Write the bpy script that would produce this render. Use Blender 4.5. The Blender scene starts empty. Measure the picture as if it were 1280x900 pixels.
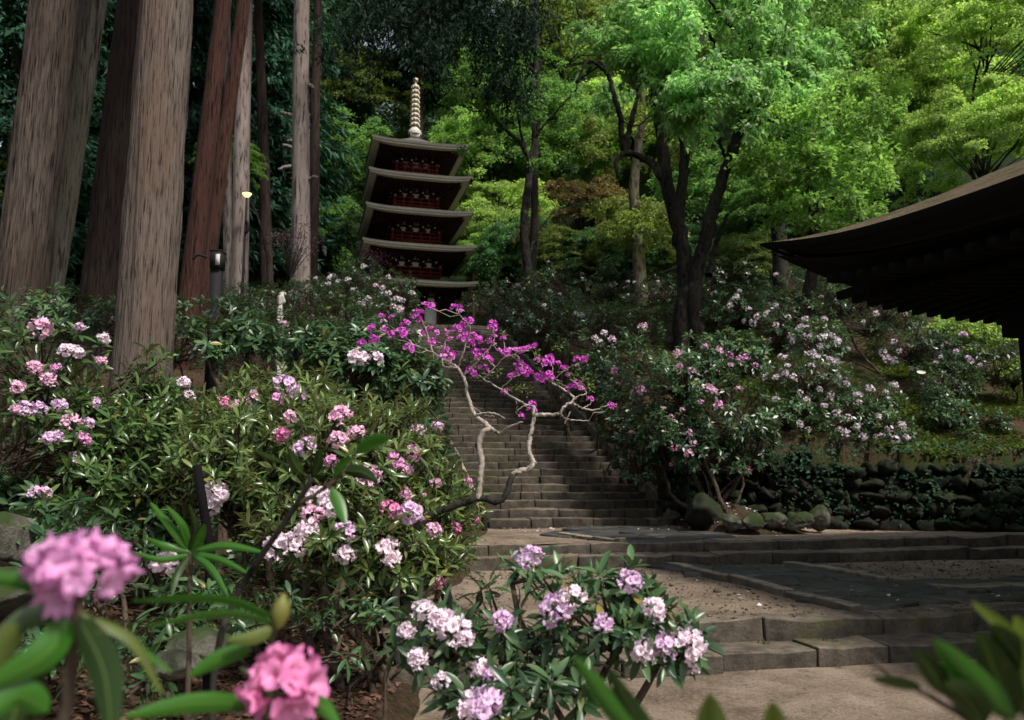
import bpy, math, random
import numpy as np
rng = np.random.default_rng(7)
random.seed(7)
scene = bpy.context.scene
COL = scene.collection
R = math.radians
# ------------------------------------------------------------------ camera
F, PITCH, CZ = 1000.0, R(8.0), 1.6
camd = bpy.data.cameras.new('camera'); cam = bpy.data.objects.new('camera', camd); COL.objects.link(cam)
camd.sensor_width = 36; camd.lens = 36 * F / 1280; camd.clip_start = .05; camd.clip_end = 2000
cam.location = (0, 0, CZ); cam.rotation_euler = (R(90) + PITCH, 0, 0)
camd.dof.use_dof = True; camd.dof.focus_distance = 6.5; camd.dof.aperture_fstop = 2.8
scene.camera = cam
CP, SP = math.cos(PITCH), math.sin(PITCH)
def ray(px, py):
    x, u = (px - 640) / F, (450 - py) / F
    return np.array([x, CP - u * SP, SP + u * CP])
def at(px, py, Y):
    d = ray(px, py); return np.array([0, 0, CZ]) + d * (Y / d[1])
def proj(P):
    P = np.asarray(P, float); y = P[..., 1]; z = P[..., 2] - CZ
    dep = y * CP + z * SP
    return 640 + F * P[..., 0] / dep, 450 - F * (z * CP - y * SP) / dep

# ------------------------------------------------------------------ noise
def _h(ix, iy, iz):
    n = (ix * 374761393 + iy * 668265263 + iz * 2147483647 % 1000003 * 69069) & 0xffffffff
    n = ((n ^ (n >> 13)) * 1274126177) & 0xffffffff
    return ((n ^ (n >> 16)) & 0xffff) / 65535.0
def noise(P):
    P = np.asarray(P, float); i = np.floor(P).astype(np.int64); f = P - i; f = f * f * (3 - 2 * f)
    r = 0
    for a in (0, 1):
        for b in (0, 1):
            for c in (0, 1):
                w = (f[..., 0] if a else 1 - f[..., 0]) * (f[..., 1] if b else 1 - f[..., 1]) * (f[..., 2] if c else 1 - f[..., 2])
                r = r + w * _h(i[..., 0] + a, i[..., 1] + b, i[..., 2] + c)
    return r * 2 - 1
def fbm(P, o=4):
    P = np.asarray(P, float); s = 0; a = 1
    for k in range(o):
        s = s + a * noise(P * 2 ** k + 17.3 * k); a *= .5
    return s
def unit(v): return v / np.maximum(np.linalg.norm(v, axis=-1, keepdims=True), 1e-9)
def rdir(n, g=rng): return unit(g.normal(size=(n, 3)))

# ------------------------------------------------------------------ mesh building
class MB:
    def __init__(s): s.V = []; s.F = {3: [], 4: []}; s.n = 0; s.A = []; s.M = {3: [], 4: []}
    def add(s, V, Fs, attr=None, m=0):
        V = np.asarray(V, float).reshape(-1, 3)
        for f in Fs:
            f = np.asarray(f, np.int64)
            if f.size:
                s.F[f.shape[1]].append(f + s.n); s.M[f.shape[1]].append(np.full(len(f), m))
        s.V.append(V); s.A.append(np.zeros(len(V)) if attr is None else np.asarray(attr, float).reshape(-1)); s.n += len(V)
    def mesh(s, name, mats, smooth=False):
        me = bpy.data.meshes.new(name)
        V = np.concatenate(s.V).astype(np.float32)
        t = np.concatenate(s.F[3]) if s.F[3] else np.zeros((0, 3), int)
        q = np.concatenate(s.F[4]) if s.F[4] else np.zeros((0, 4), int)
        mi = np.concatenate(s.M[3] + s.M[4]) if (s.M[3] or s.M[4]) else np.zeros(0, int)
        loops = np.concatenate([t.ravel(), q.ravel()]).astype(np.int32)
        st = np.concatenate([np.arange(len(t)) * 3, len(t) * 3 + np.arange(len(q)) * 4]).astype(np.int32)
        me.vertices.add(len(V)); me.vertices.foreach_set('co', V.ravel())
        me.loops.add(len(loops)); me.loops.foreach_set('vertex_index', loops)
        me.polygons.add(len(st)); me.polygons.foreach_set('loop_start', st)
        me.polygons.foreach_set('material_index', mi.astype(np.int32))
        a = me.attributes.new('pt', 'FLOAT', 'POINT'); a.data.foreach_set('value', np.concatenate(s.A).astype(np.float32))
        me.update(calc_edges=True); me.validate()
        if smooth: me.polygons.foreach_set('use_smooth', np.ones(len(me.polygons), bool))
        for m in (mats if isinstance(mats, (list, tuple)) else [mats]): me.materials.append(m)
        return me
    def build(s, name, mats, parent=None, smooth=False, loc=None):
        return link(name, s.mesh(name, mats, smooth), parent, loc)
def link(name, me, parent=None, loc=None):
    o = bpy.data.objects.new(name, me); COL.objects.link(o)
    if parent is not None:
        o.parent = parent
        if loc is None:
            pl = parent.location
            o.location = (-pl[0], -pl[1], -pl[2])      # children's meshes are written in world coordinates
            if parent.parent is not None: o.location = (0, 0, 0)
    if loc is not None: o.location = loc
    return o
def tag(o, label, cat, group=None, kind=None):
    o['label'] = label; o['category'] = cat
    if group: o['group'] = group
    if kind: o['kind'] = kind
    return o
def thing(name, label, cat, loc, group=None):
    o = bpy.data.objects.new(name, None); COL.objects.link(o); o.location = tuple(float(v) for v in loc)
    o.empty_display_size = .2
    return tag(o, label, cat, group)
def struct(name, mb, mats, smooth=False):
    o = mb.build(name, mats, None, smooth); o['kind'] = 'structure'; return o

def tube(mb, P, r, sides=6, m=0, cap=True, bumps=None):
    P = np.asarray(P, float); n = len(P); r = np.broadcast_to(np.asarray(r, float), (n,))
    T = unit(np.gradient(P, axis=0)); ref = np.array([1.0, 0, 0]) if abs(T[0][0]) < .8 else np.array([0, 1.0, 0])
    A = np.zeros((n, 3)); a = ref
    for i in range(n):
        a = a - T[i] * a.dot(T[i]); a = a / max(np.linalg.norm(a), 1e-9); A[i] = a
    B = np.cross(T, A); ph = np.arange(sides) / sides * 2 * np.pi
    rr = r[:, None] * np.ones(sides)
    if bumps is not None: rr = rr * bumps
    V = P[:, None] + rr[..., None] * (A[:, None] * np.cos(ph)[None, :, None] + B[:, None] * np.sin(ph)[None, :, None])
    i = np.arange(n - 1)[:, None] * sides; j = np.arange(sides)[None]; k = (j + 1) % sides
    q = np.stack([i + j, i + k, i + sides + k, i + sides + j], -1).reshape(-1, 4)
    V = V.reshape(-1, 3); fs = [q]
    if cap:
        V = np.vstack([V, P[-1:] + T[-1:] * r[-1] * .3]); b = (n - 1) * sides
        fs.append(np.stack([b + np.arange(sides), b + (np.arange(sides) + 1) % sides, np.full(sides, n * sides)], -1))
    mb.add(V, fs, m=m)
def tubes(mb, P, r, sides=4, m=0):
    """many twigs at once: P (n,m,3), r (n,m)"""
    n, k, _ = P.shape
    T = unit(np.gradient(P, axis=1)); ref = np.where(np.abs(T[..., 2:3]) < .8, np.array([0, 0, 1.0]), np.array([1.0, 0, 0]))
    A = unit(np.cross(T, ref)); B = np.cross(T, A); ph = np.arange(sides) / sides * 2 * np.pi
    V = P[:, :, None] + r[..., None, None] * (A[:, :, None] * np.cos(ph)[:, None] + B[:, :, None] * np.sin(ph)[:, None])
    base = (np.arange(n) * k * sides)[:, None, None]; i = (np.arange(k - 1) * sides)[None, :, None]; j = np.arange(sides)[None, None]
    kk = (j + 1) % sides
    q = np.stack([base + i + j, base + i + kk, base + i + sides + kk, base + i + sides + j], -1).reshape(-1, 4)
    mb.add(V.reshape(-1, 3), [q], m=m)
def smooth_path(P, n=16, jit=0, g=None):
    P = np.asarray(P, float); m = len(P)
    t = np.concatenate([[0], np.cumsum(np.linalg.norm(np.diff(P, axis=0), axis=1))]); t /= t[-1]
    s = np.linspace(0, 1, n); M = np.gradient(P, t, axis=0) if m > 2 else np.repeat((P[1:] - P[:1]), 2, 0)
    k = np.clip(np.searchsorted(t, s, side='right') - 1, 0, m - 2); h = (t[k + 1] - t[k])[:, None]; x = ((s - t[k])[:, None]) / h
    Q = (2 * x**3 - 3 * x**2 + 1) * P[k] + (x**3 - 2 * x**2 + x) * h * M[k] + (-2 * x**3 + 3 * x**2) * P[k + 1] + (x**3 - x**2) * h * M[k + 1]
    if jit: Q[1:-1] += (g or rng).normal(size=(n - 2, 3)) * jit
    return Q
def box(mb, x0, x1, y0, y1, z0, z1, fn=None, m=0):
    V = np.array([[x, y, z] for z in (z0, z1) for y in (y0, y1) for x in (x0, x1)], float)
    if fn is not None: V = fn(V)
    mb.add(V, [[[0, 2, 3, 1], [4, 5, 7, 6], [0, 1, 5, 4], [2, 6, 7, 3], [0, 4, 6, 2], [1, 3, 7, 5]]], m=m)
def stone(mb, x0, x1, y0, y1, z0, z1, fn=None, bev=.02, jit=.012, g=rng, m=0):
    """one dressed block with worn edges: a 4x4x4 shell whose outer ring is pulled in by the bevel"""
    def ax(a, b, n):
        return np.array([a, a + bev] + [a + bev + (b - a - 2 * bev) * k / n for k in range(1, n)] + [b - bev, b])
    X, Y, Z = ax(x0, x1, 3), ax(y0, y1, 1), ax(z0, z1, 1)
    idx = {}; V = []; Fq = []
    nx, ny, nz = len(X), len(Y), len(Z)
    def vid(i, j, k):
        if (i, j, k) not in idx:
            p = np.array([X[i], Y[j], Z[k]]); e = (i in (0, nx - 1)) + (j in (0, ny - 1)) + (k in (0, nz - 1))
            if e >= 2:
                c = np.array([np.clip(p[0], x0 + bev, x1 - bev), np.clip(p[1], y0 + bev, y1 - bev), np.clip(p[2], z0 + bev, z1 - bev)])
                d = p - c; p = c + d / np.linalg.norm(d) * bev
            idx[(i, j, k)] = len(V); V.append(p)
        return idx[(i, j, k)]
    for i in range(nx - 1):
        for j in range(ny - 1):
            for k in (0, nz - 1): Fq.append([vid(i, j, k), vid(i + 1, j, k), vid(i + 1, j + 1, k), vid(i, j + 1, k)][::1 if k else -1])
    for i in range(nx - 1):
        for k in range(nz - 1):
            for j in (0, ny - 1): Fq.append([vid(i, j, k), vid(i + 1, j, k), vid(i + 1, j, k + 1), vid(i, j, k + 1)][::-1 if j else 1])
    for j in range(ny - 1):
        for k in range(nz - 1):
            for i in (0, nx - 1): Fq.append([vid(i, j, k), vid(i, j + 1, k), vid(i, j + 1, k + 1), vid(i, j, k + 1)][::1 if i else -1])
    V = np.array(V); V = V + np.stack([noise(V * 9 + 3), noise(V * 9 + 31), noise(V * 9 + 57)], -1) * jit + np.stack([noise(V * 2.3 + 3), noise(V * 2.3 + 31), noise(V * 2.3 + 57)], -1) * jit * 1.2
    if fn is not None: V = fn(V)
    mb.add(V, [np.array(Fq)], m=m)
_ico = {}
def ico(sub):
    if sub not in _ico:
        import bmesh
        b = bmesh.new(); bmesh.ops.create_icosphere(b, subdivisions=sub, radius=1)
        V = np.array([v.co[:] for v in b.verts]); Fc = np.array([[v.index for v in f.verts] for f in b.faces]); b.free(); _ico[sub] = (V, Fc)
    return _ico[sub]
def rock(mb, c, s, seed, sub=3, rough=.28, m=0):
    V, Fc = ico(sub); g = np.random.default_rng(seed); off = g.uniform(-50, 50, 3)
    d = 1 + rough * fbm(V * 1.3 + off, 3)
    W = V * d[:, None]
    for k in range(7):                                  # flat facets, as broken stone has
        n = rdir(1, g)[0]; h = g.uniform(.6, .85); e = W @ n - h; W = W - np.where(e > 0, e * .85, 0)[:, None] * n
    a = g.uniform(0, 6.28); Rz = np.array([[math.cos(a), -math.sin(a), 0], [math.sin(a), math.cos(a), 0], [0, 0, 1]])
    mb.add((W @ Rz.T) * np.asarray(s) + c, [Fc], m=m)

# ------------------------------------------------------------------ leaves
def leaf_template(stations, fold=.35, curl=.12, m=3):
    """stations: (t, half width). returns V (k,3) in (across, along, normal) and quads/tris"""
    V = []; att = []
    for t, w in stations:
        z = -curl * t * t
        V += [(-w, t, z + fold * w), (0, t, z), (w, t, z + fold * w)]
    F4 = []
    for i in range(len(stations) - 1):
        a = i * 3; b = a + 3
        F4 += [[a, a + 1, b + 1, b], [a + 1, a + 2, b + 2, b + 1]]
    return np.array(V, float), [np.array(F4)]
LEAF_HI = leaf_template([(0, .02), (.12, .09), (.35, .155), (.62, .165), (.85, .1), (1, .004)], .3, .18)
LEAF_MID = leaf_template([(0, .02), (.4, .16), (.75, .135), (1, .004)], .35, .18)
LEAF_LO = (np.array([(0, 0, 0), (-.2, .5, .05), (0, 1, -.1), (.2, .5, .05)], float), [np.array([[0, 3, 2, 1]])])
LEAF_FAR = (np.array([(0, 0, 0), (-.3, .45, .06), (0, 1, -.12), (.3, .45, .06)], float), [np.array([[0, 3, 2, 1]])])
NEEDLE = (np.array([(0, 0, 0), (-.1, .4, .02), (0, 1, -.15), (.1, .4, .02)], float), [np.array([[0, 3, 2, 1]])])
def leaves(mb, P, D, N, L, tm, wid=1.0, m=0):
    V, Fs = tm; n = len(P)
    D = unit(D); S = unit(np.cross(D, N)); N2 = np.cross(S, D)
    L = np.broadcast_to(np.asarray(L, float), (n,))[:, None, None]; wid = np.broadcast_to(np.asarray(wid, float), (n,))[:, None, None]
    W = P[:, None] + L * (V[None, :, 1:2] * D[:, None] + V[None, :, 0:1] * wid * S[:, None] + V[None, :, 2:3] * N2[:, None])
    k = len(V); off = (np.arange(n) * k)[:, None, None]
    mb.add(W.reshape(-1, 3), [(f[None] + off).reshape(-1, f.shape[1]) for f in Fs], attr=np.tile(V[:, 1], n), m=m)
def frame(N):
    ref = np.where(np.abs(N[..., 2:3]) < .9, np.array([0, 0, 1.0]), np.array([1.0, 0, 0]))
    A = unit(np.cross(N, ref)); return A, np.cross(N, A)
def whorls(mb, P, N, per, L, tm, beta=(55, 100), wid=1.0, g=rng, m=0):
    """rosettes of leaves round shoot tips P pointing along N"""
    n = len(P); A, B = frame(N)
    k = np.arange(per)
    ph = k[None] * 2.39996 + g.uniform(0, 6.28, (n, 1)) + g.normal(size=(n, per)) * .25
    be = np.radians(np.linspace(beta[0], beta[1], per)[None] + g.normal(size=(n, per)) * 12)
    E = A[:, None] * np.cos(ph)[..., None] + B[:, None] * np.sin(ph)[..., None]
    D = N[:, None] * np.cos(be)[..., None] + E * np.sin(be)[..., None]
    D[..., 2] -= .12
    NN = N[:, None] * np.sin(be)[..., None] - E * np.cos(be)[..., None] + g.normal(size=(n, per, 3)) * .22
    base = P[:, None] - N[:, None] * (k / per * .03)[None, :, None] + D * .008
    Ls = L * g.uniform(.65, 1.15, (n, per))
    leaves(mb, base.reshape(-1, 3), D.reshape(-1, 3), NN.reshape(-1, 3), Ls.ravel(), tm, wid, m)
# ------------------------------------------------------------------ materials
class NT:
    def __init__(s, name):
        s.m = bpy.data.materials.new(name); s.m.use_nodes = True; s.t = s.m.node_tree; s.t.nodes.clear()
        s.out = s.n('ShaderNodeOutputMaterial')
    def n(s, k, **kw):
        x = s.t.nodes.new(k)
        for a, b in kw.items(): setattr(x, a, b)
        return x
    def l(s, a, b): s.t.links.new(a, b)
    def set(s, node, **kw):
        for a, b in kw.items():
            i = node.inputs[a.replace('_', ' ')]
            if hasattr(b, 'is_linked') or isinstance(b, bpy.types.NodeSocket): s.l(b, i)
            else: i.default_value = (*b, 1) if isinstance(b, tuple) and len(b) == 3 and i.type == 'RGBA' else b
        return node
    def coord(s, scale=(1, 1, 1), which='Object', rot=(0, 0, 0)):
        c = s.n('ShaderNodeTexCoord'); mp = s.n('ShaderNodeMapping'); s.l(c.outputs[which], mp.inputs[0])
        mp.inputs['Scale'].default_value = scale; mp.inputs['Rotation'].default_value = rot; return mp.outputs[0]
    def pos(s, scale=(1, 1, 1)):
        c = s.n('ShaderNodeNewGeometry'); mp = s.n('ShaderNodeMapping'); s.l(c.outputs['Position'], mp.inputs[0]); mp.inputs['Scale'].default_value = scale; return mp.outputs[0]
    def noise(s, vec, scale, detail=5, rough=.6, dist=0):
        x = s.n('ShaderNodeTexNoise'); s.l(vec, x.inputs['Vector']); x.inputs['Scale'].default_value = scale
        x.inputs['Detail'].default_value = detail; x.inputs['Roughness'].default_value = rough; x.inputs['Distortion'].default_value = dist
        return x.outputs['Fac']
    def ramp(s, fac, stops):
        x = s.n('ShaderNodeValToRGB'); s.l(fac, x.inputs[0]); e = x.color_ramp.elements
        while len(e) < len(stops): e.new(.5)
        for i, (p, c) in enumerate(stops):
            e[i].position = p; e[i].color = (*c, 1) if len(c) == 3 else c
        return x.outputs[0]
    def mix(s, f, a, b, mode='MIX'):
        x = s.n('ShaderNodeMix', data_type='RGBA', blend_type=mode)
        for i, v in ((0, f), (6, a), (7, b)):
            if isinstance(v, bpy.types.NodeSocket): s.l(v, x.inputs[i])
            else: x.inputs[i].default_value = v if i == 0 else (*v, 1)
        return x.outputs[2]
    def math(s, op, a, b=0.0):
        x = s.n('ShaderNodeMath', operation=op)
        for i, v in ((0, a), (1, b)):
            if isinstance(v, bpy.types.NodeSocket): s.l(v, x.inputs[i])
            else: x.inputs[i].default_value = v
        return x.outputs[0]
    def rnd(s): return s.n('ShaderNodeNewGeometry').outputs['Random Per Island']
    def bump(s, h, strength=.5, dist=.02):
        b = s.n('ShaderNodeBump'); s.l(h, b.inputs['Height']); b.inputs['Strength'].default_value = strength; b.inputs['Distance'].default_value = dist; return b.outputs[0]
    def pbr(s, col, rough=.8, nrm=None, spec=.4):
        p = s.n('ShaderNodeBsdfPrincipled'); s.set(p, Base_Color=col, Roughness=rough); p.inputs['Specular IOR Level'].default_value = spec
        if nrm is not None: s.l(nrm, p.inputs['Normal'])
        return p
    def done(s, sh): s.l(sh.outputs[0], s.out.inputs[0]); return s.m
def leafmat(name, dark, light, trans=.35, rough=.4, spec=.5, tcol=None, under=None, clump=.9, vein=False):
    s = NT(name)
    r = s.rnd(); col = s.mix(r, dark, light)
    if name.startswith('rhodo'): col = s.mix(s.ramp(r, [(.972, (0, 0, 0)), (.98, (.85, .85, .85))]), col, (.24, .17, .035))
    cl = s.noise(s.pos(), clump, 3, .5)
    val = s.ramp(cl, [(.32, (.5, .5, .5)), (.68, (1.25, 1.25, 1.25))])
    col = s.mix(1.0, col, val, 'MULTIPLY')
    if under:
        col = s.mix(s.n('ShaderNodeNewGeometry').outputs['Backfacing'], col, under)
    if vein:
        a_ = s.n('ShaderNodeAttribute', attribute_name='pt').outputs['Fac']; col = s.mix(s.ramp(a_, [(.01, (.5, .5, .5)), (.09, (0, 0, 0))]), col, (.16, .24, .06))
        sp = s.noise(s.pos(), 70, 3, .6); col = s.mix(s.ramp(sp, [(.62, (0, 0, 0)), (.7, (.6, .6, .6))]), col, (.10, .09, .03))
    p = s.pbr(col, rough, None, spec)
    if trans <= 0: return s.done(p)
    t = s.n('ShaderNodeBsdfTranslucent')
    tc = s.mix(1.0, col, tcol or (1.35, 1.5, .85), 'MULTIPLY'); s.l(tc, t.inputs[0])
    mx = s.n('ShaderNodeMixShader'); mx.inputs[0].default_value = trans; s.l(p.outputs[0], mx.inputs[1]); s.l(t.outputs[0], mx.inputs[2])
    return s.done(mx)
def petalmat(name, inner, outer, deep, trans=.3):
    s = NT(name)
    a = s.n('ShaderNodeAttribute', attribute_name='pt').outputs['Fac']
    c = s.ramp(a, [(0, deep), (.35, inner), (1, outer)])
    v = s.ramp(s.rnd(), [(0, (.78, .74, .78)), (1, (1.12, 1.1, 1.12))]); c = s.mix(1, c, v, 'MULTIPLY')
    oi = s.n('ShaderNodeObjectInfo').outputs['Random']; c = s.mix(s.math('MULTIPLY', oi, .45), c, outer)
    p = s.pbr(c, .6, None, .25); t = s.n('ShaderNodeBsdfTranslucent'); s.l(c, t.inputs[0])
    mx = s.n('ShaderNodeMixShader'); mx.inputs[0].default_value = trans; s.l(p.outputs[0], mx.inputs[1]); s.l(t.outputs[0], mx.inputs[2])
    return s.done(mx)
def barkmat(name, c1, c2, c3=None, zs=.12, sc=14, bump=.8, moss=None, mossamt=.5):
    s = NT(name); v = s.pos((1, 1, zs))
    n1 = s.noise(v, sc, 6, .65, .4); n2 = s.noise(s.pos((1, 1, .35)), 1.6, 4, .6)
    col = s.mix(s.ramp(n1, [(.36, (0, 0, 0)), (.62, (1, 1, 1))]), c1, c2)
    if c3: col = s.mix(s.ramp(n2, [(.42, (0, 0, 0)), (.62, (1, 1, 1))]), col, c3)
    if moss:
        n3 = s.noise(s.pos(), 2.2, 5, .65); col = s.mix(s.ramp(n3, [(mossamt, (0, 0, 0)), (mossamt + .14, (1, 1, 1))]), col, moss)
    dk = s.ramp(n1, [(.36, (.2, .18, .17)), (.47, (1, 1, 1))]); col = s.mix(1, col, dk, 'MULTIPLY')
    return s.done(s.pbr(col, .95, s.bump(n1, bump, .03), .15))
def stonemat(name, c1, c2, moss=None, mossat=.55, sc=6, bump=.5, rough=.9, spec=.25, topmoss=False, top_tone=False):
    s = NT(name); v = s.pos()
    n1 = s.noise(v, sc, 8, .65); n2 = s.noise(v, sc * .22, 3, .5); n3 = s.noise(v, sc * 6, 4, .7)
    col = s.mix(s.ramp(n1, [(.34, (0, 0, 0)), (.66, (1, 1, 1))]), c1, c2)
    rr = s.ramp(s.rnd(), [(0, (.7, .7, .7)), (1, (1.2, 1.18, 1.12))]); col = s.mix(1, col, rr, 'MULTIPLY')
    col = s.mix(s.math('MULTIPLY', s.ramp(n3, [(.55, (0, 0, 0)), (.75, (1, 1, 1))]), .5), col, tuple(x * .4 for x in c1))
    if top_tone:
        zz = s.n('ShaderNodeSeparateXYZ'); s.l(s.n('ShaderNodeNewGeometry').outputs['Normal'], zz.inputs[0]); col = s.mix(1.0, col, s.ramp(zz.outputs[2], [(.25, (.62, .6, .58)), (.75, (1.35, 1.3, 1.22))]), 'MULTIPLY')  # faces turned upward are toned lighter, upright faces darker
    if moss:
        f = s.ramp(n2, [(mossat - .08, (0, 0, 0)), (mossat + .08, (1, 1, 1))])
        if topmoss:
            z = s.n('ShaderNodeSeparateXYZ'); s.l(s.n('ShaderNodeNewGeometry').outputs['Normal'], z.inputs[0])
            f = s.math('MULTIPLY', f, s.ramp(z.outputs[2], [(.0, (.15, .15, .15)), (.5, (1, 1, 1))]))
        col = s.mix(f, col, s.mix(n3, moss, tuple(x * 1.5 for x in moss)))
    return s.done(s.pbr(col, rough, s.bump(s.math('ADD', n1, s.math('MULTIPLY', n3, .35)), bump, .03), spec))
def plain(name, c, rough=.6, spec=.4, bump=0, sc=30, metal=0):
    s = NT(name); n = s.noise(s.pos(), sc, 4, .6)
    col = s.mix(n, tuple(x * .72 for x in c), tuple(min(1, x * 1.22) for x in c))
    p = s.pbr(col, rough, s.bump(n, bump, .01) if bump else None, spec); p.inputs['Metallic'].default_value = metal
    return s.done(p)

M = {}
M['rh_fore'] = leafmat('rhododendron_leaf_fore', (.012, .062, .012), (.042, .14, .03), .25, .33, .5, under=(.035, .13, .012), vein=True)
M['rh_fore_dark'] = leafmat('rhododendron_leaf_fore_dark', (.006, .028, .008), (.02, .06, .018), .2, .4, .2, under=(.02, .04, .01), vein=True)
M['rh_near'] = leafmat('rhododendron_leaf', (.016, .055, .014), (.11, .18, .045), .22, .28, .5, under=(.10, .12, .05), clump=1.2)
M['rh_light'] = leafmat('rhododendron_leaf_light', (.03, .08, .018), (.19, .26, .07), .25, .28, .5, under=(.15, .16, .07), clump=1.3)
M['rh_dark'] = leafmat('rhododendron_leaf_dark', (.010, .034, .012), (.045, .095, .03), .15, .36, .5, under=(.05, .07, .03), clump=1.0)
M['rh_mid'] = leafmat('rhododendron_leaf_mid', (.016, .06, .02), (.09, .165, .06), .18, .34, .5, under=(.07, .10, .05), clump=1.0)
M['shrub_soft'] = leafmat('soft_shrub_leaf', (.008, .035, .014), (.025, .075, .03), .2, .6, .2)
M['maple_bright'] = leafmat('maple_leaf_bright', (.13, .26, .055), (.34, .50, .17), .6, .5, .3, clump=.6)
M['maple_yellow'] = leafmat('maple_leaf_yellow', (.22, .34, .07), (.50, .63, .24), .6, .5, .3, clump=.7)
M['maple_mid'] = leafmat('maple_leaf_mid', (.07, .17, .04), (.22, .36, .125), .55, .45, .35, clump=.6)
M['maple_gloss'] = leafmat('zelkova_leaf', (.12, .29, .09), (.37, .57, .25), .55, .42, .4, clump=.8)
M['maple_dark'] = leafmat('broadleaf_dark', (.03, .09, .03), (.10, .22, .08), .3, .5, .3, clump=.4)
M['maple_red'] = leafmat('young_red_leaf', (.10, .075, .025), (.20, .15, .06), .35, .55, .25)
M['maple_pale'] = leafmat('pale_yellow_leaf', (.14, .19, .04), (.30, .36, .11), .4, .5, .3)
M['olive'] = leafmat('olive_leaf', (.07, .11, .02), (.17, .21, .05), .35, .5, .3)
M['purple'] = leafmat('purple_leaf', (.05, .015, .035), (.14, .05, .10), .25, .6, .25)
M['cedar'] = leafmat('cedar_needle', (.018, .06, .026), (.065, .14, .055), .2, .6, .2, clump=.35)
M['cedar_teal'] = leafmat('cedar_needle_teal', (.014, .05, .032), (.045, .12, .07), .2, .6, .2, clump=.35)
M['cedar_far'] = leafmat('cedar_needle_far', (.035, .09, .045), (.10, .20, .10), .3, .6, .2, clump=.3)  # paler needles for the crest: distance haze is put into the colour
M['cedar_black'] = leafmat('cedar_needle_black', (.004, .014, .008), (.012, .036, .018), .15, .65, .15, clump=.5)
M['fern'] = leafmat('moss_tuft', (.045, .075, .012), (.12, .16, .03), .25, .7, .15)
M['pet_lav'] = petalmat('petal_lavender', (.86, .68, .82), (.78, .52, .76), (.76, .50, .70))
M['pet_pink'] = petalmat('petal_pink', (.88, .66, .76), (.82, .46, .64), (.78, .40, .55))
M['pet_pale'] = petalmat('petal_pale', (.92, .82, .86), (.88, .72, .80), (.82, .58, .66))
M['pet_white'] = petalmat('petal_white', (.82, .74, .76), (.76, .64, .72), (.55, .35, .45))
M['pet_deep'] = petalmat('petal_deep_pink', (.84, .42, .60), (.76, .22, .48), (.58, .06, .16))
M['pet_rose'] = petalmat('petal_rose', (.82, .50, .72), (.74, .30, .60), (.55, .22, .22))
M['pet_mag'] = petalmat('petal_magenta', (.70, .14, .62), (.62, .09, .54), (.42, .03, .30), .25)
M['pet_faded'] = petalmat('petal_faded', (.62, .46, .40), (.48, .30, .26), (.34, .2, .14), .2)
M['pet_mag2'] = petalmat('petal_light_magenta', (.80, .36, .70), (.72, .20, .62), (.52, .08, .40), .3)
M['bud'] = leafmat('bud_scale', (.12, .13, .02), (.2, .2, .05), .15, .5, .3)
M['bark_cedar'] = barkmat('cedar_bark', (.075, .058, .048), (.17, .138, .116), (.13, .09, .07), .05, 58, 1.0)
M['bark_cedar_grey'] = barkmat('cedar_bark_grey', (.032, .024, .02), (.115, .09, .075), (.065, .046, .037), .05, 44, 1.0)
M['bark_moss_grey'] = barkmat('cedar_bark_greenish', (.042, .036, .029), (.115, .10, .082), (.068, .062, .046), .06, 26, 1.0)
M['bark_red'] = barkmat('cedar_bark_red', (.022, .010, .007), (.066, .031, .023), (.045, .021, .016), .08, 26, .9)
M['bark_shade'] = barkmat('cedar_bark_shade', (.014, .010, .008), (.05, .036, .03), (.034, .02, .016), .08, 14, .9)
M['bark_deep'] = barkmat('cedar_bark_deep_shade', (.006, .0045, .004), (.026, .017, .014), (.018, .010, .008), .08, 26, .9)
M['bark_pale'] = barkmat('cypress_bark_pale', (.12, .10, .09), (.26, .215, .195), (.19, .15, .135), .12, 12, .7)
M['bark_dark'] = barkmat('maple_bark_dark', (.007, .006, .0055), (.022, .019, .016), (.032, .029, .025), .4, 12, .8, moss=(.11, .105, .085), mossamt=.6)
M['bark_moss'] = barkmat('mossy_bark', (.05, .042, .033), (.13, .11, .085), (.08, .075, .045), .3, 10, .8, moss=(.10, .11, .03), mossamt=.5)
M['twig'] = barkmat('twig_bark', (.035, .025, .018), (.085, .062, .045), None, .5, 30, .5)
M['twig_pale'] = barkmat('azalea_bark', (.20, .165, .135), (.46, .40, .35), (.30, .255, .215), .5, 20, .6)
M['step'] = stonemat('step_stone', (.06, .05, .041), (.17, .145, .118), (.045, .045, .016), .66, 7, 1.0, top_tone=True)
M['stair'] = stonemat('stair_stone', (.042, .036, .029), (.125, .106, .085), (.035, .036, .014), .66, 7, 1.0, top_tone=True)
M['kerb'] = stonemat('kerb_stone', (.11, .097, .078), (.27, .24, .195), (.06, .06, .02), .66, 7, .9, top_tone=True)
M['slab'] = stonemat('path_slab', (.024, .023, .022), (.072, .069, .065), None, .5, 7, .6, .6, .4)
M['rockm'] = stonemat('boulder_stone', (.035, .032, .027), (.17, .158, .14), (.022, .034, .008), .47, 8, 1.0, topmoss=True)
M['wallrock'] = stonemat('wall_rock', (.004, .004, .003), (.020, .018, .014), (.012, .019, .005), .46, 4, .8, topmoss=True)  # near black: the wall's deep shade is put into the rock colour
M['thatch'] = None
M['dark_wood'] = plain('dark_timber', (.018, .013, .010), .85, .2, .3, 20)
M['black_wood'] = plain('black_timber', (.0035, .003, .0025), .9, .15, .3, 20)
M['red_wood'] = plain('vermilion_timber', (.12, .014, .012), .8, .3, .1, 12)
M['red_dark'] = plain('shaded_red_timber', (.036, .011, .009), .8, .2, .1, 12)  # red-brown timber darkened: shade under the eaves is put into the colour
M['white_wall'] = plain('plaster_panel', (.86, .85, .82), .85, .2)
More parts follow.
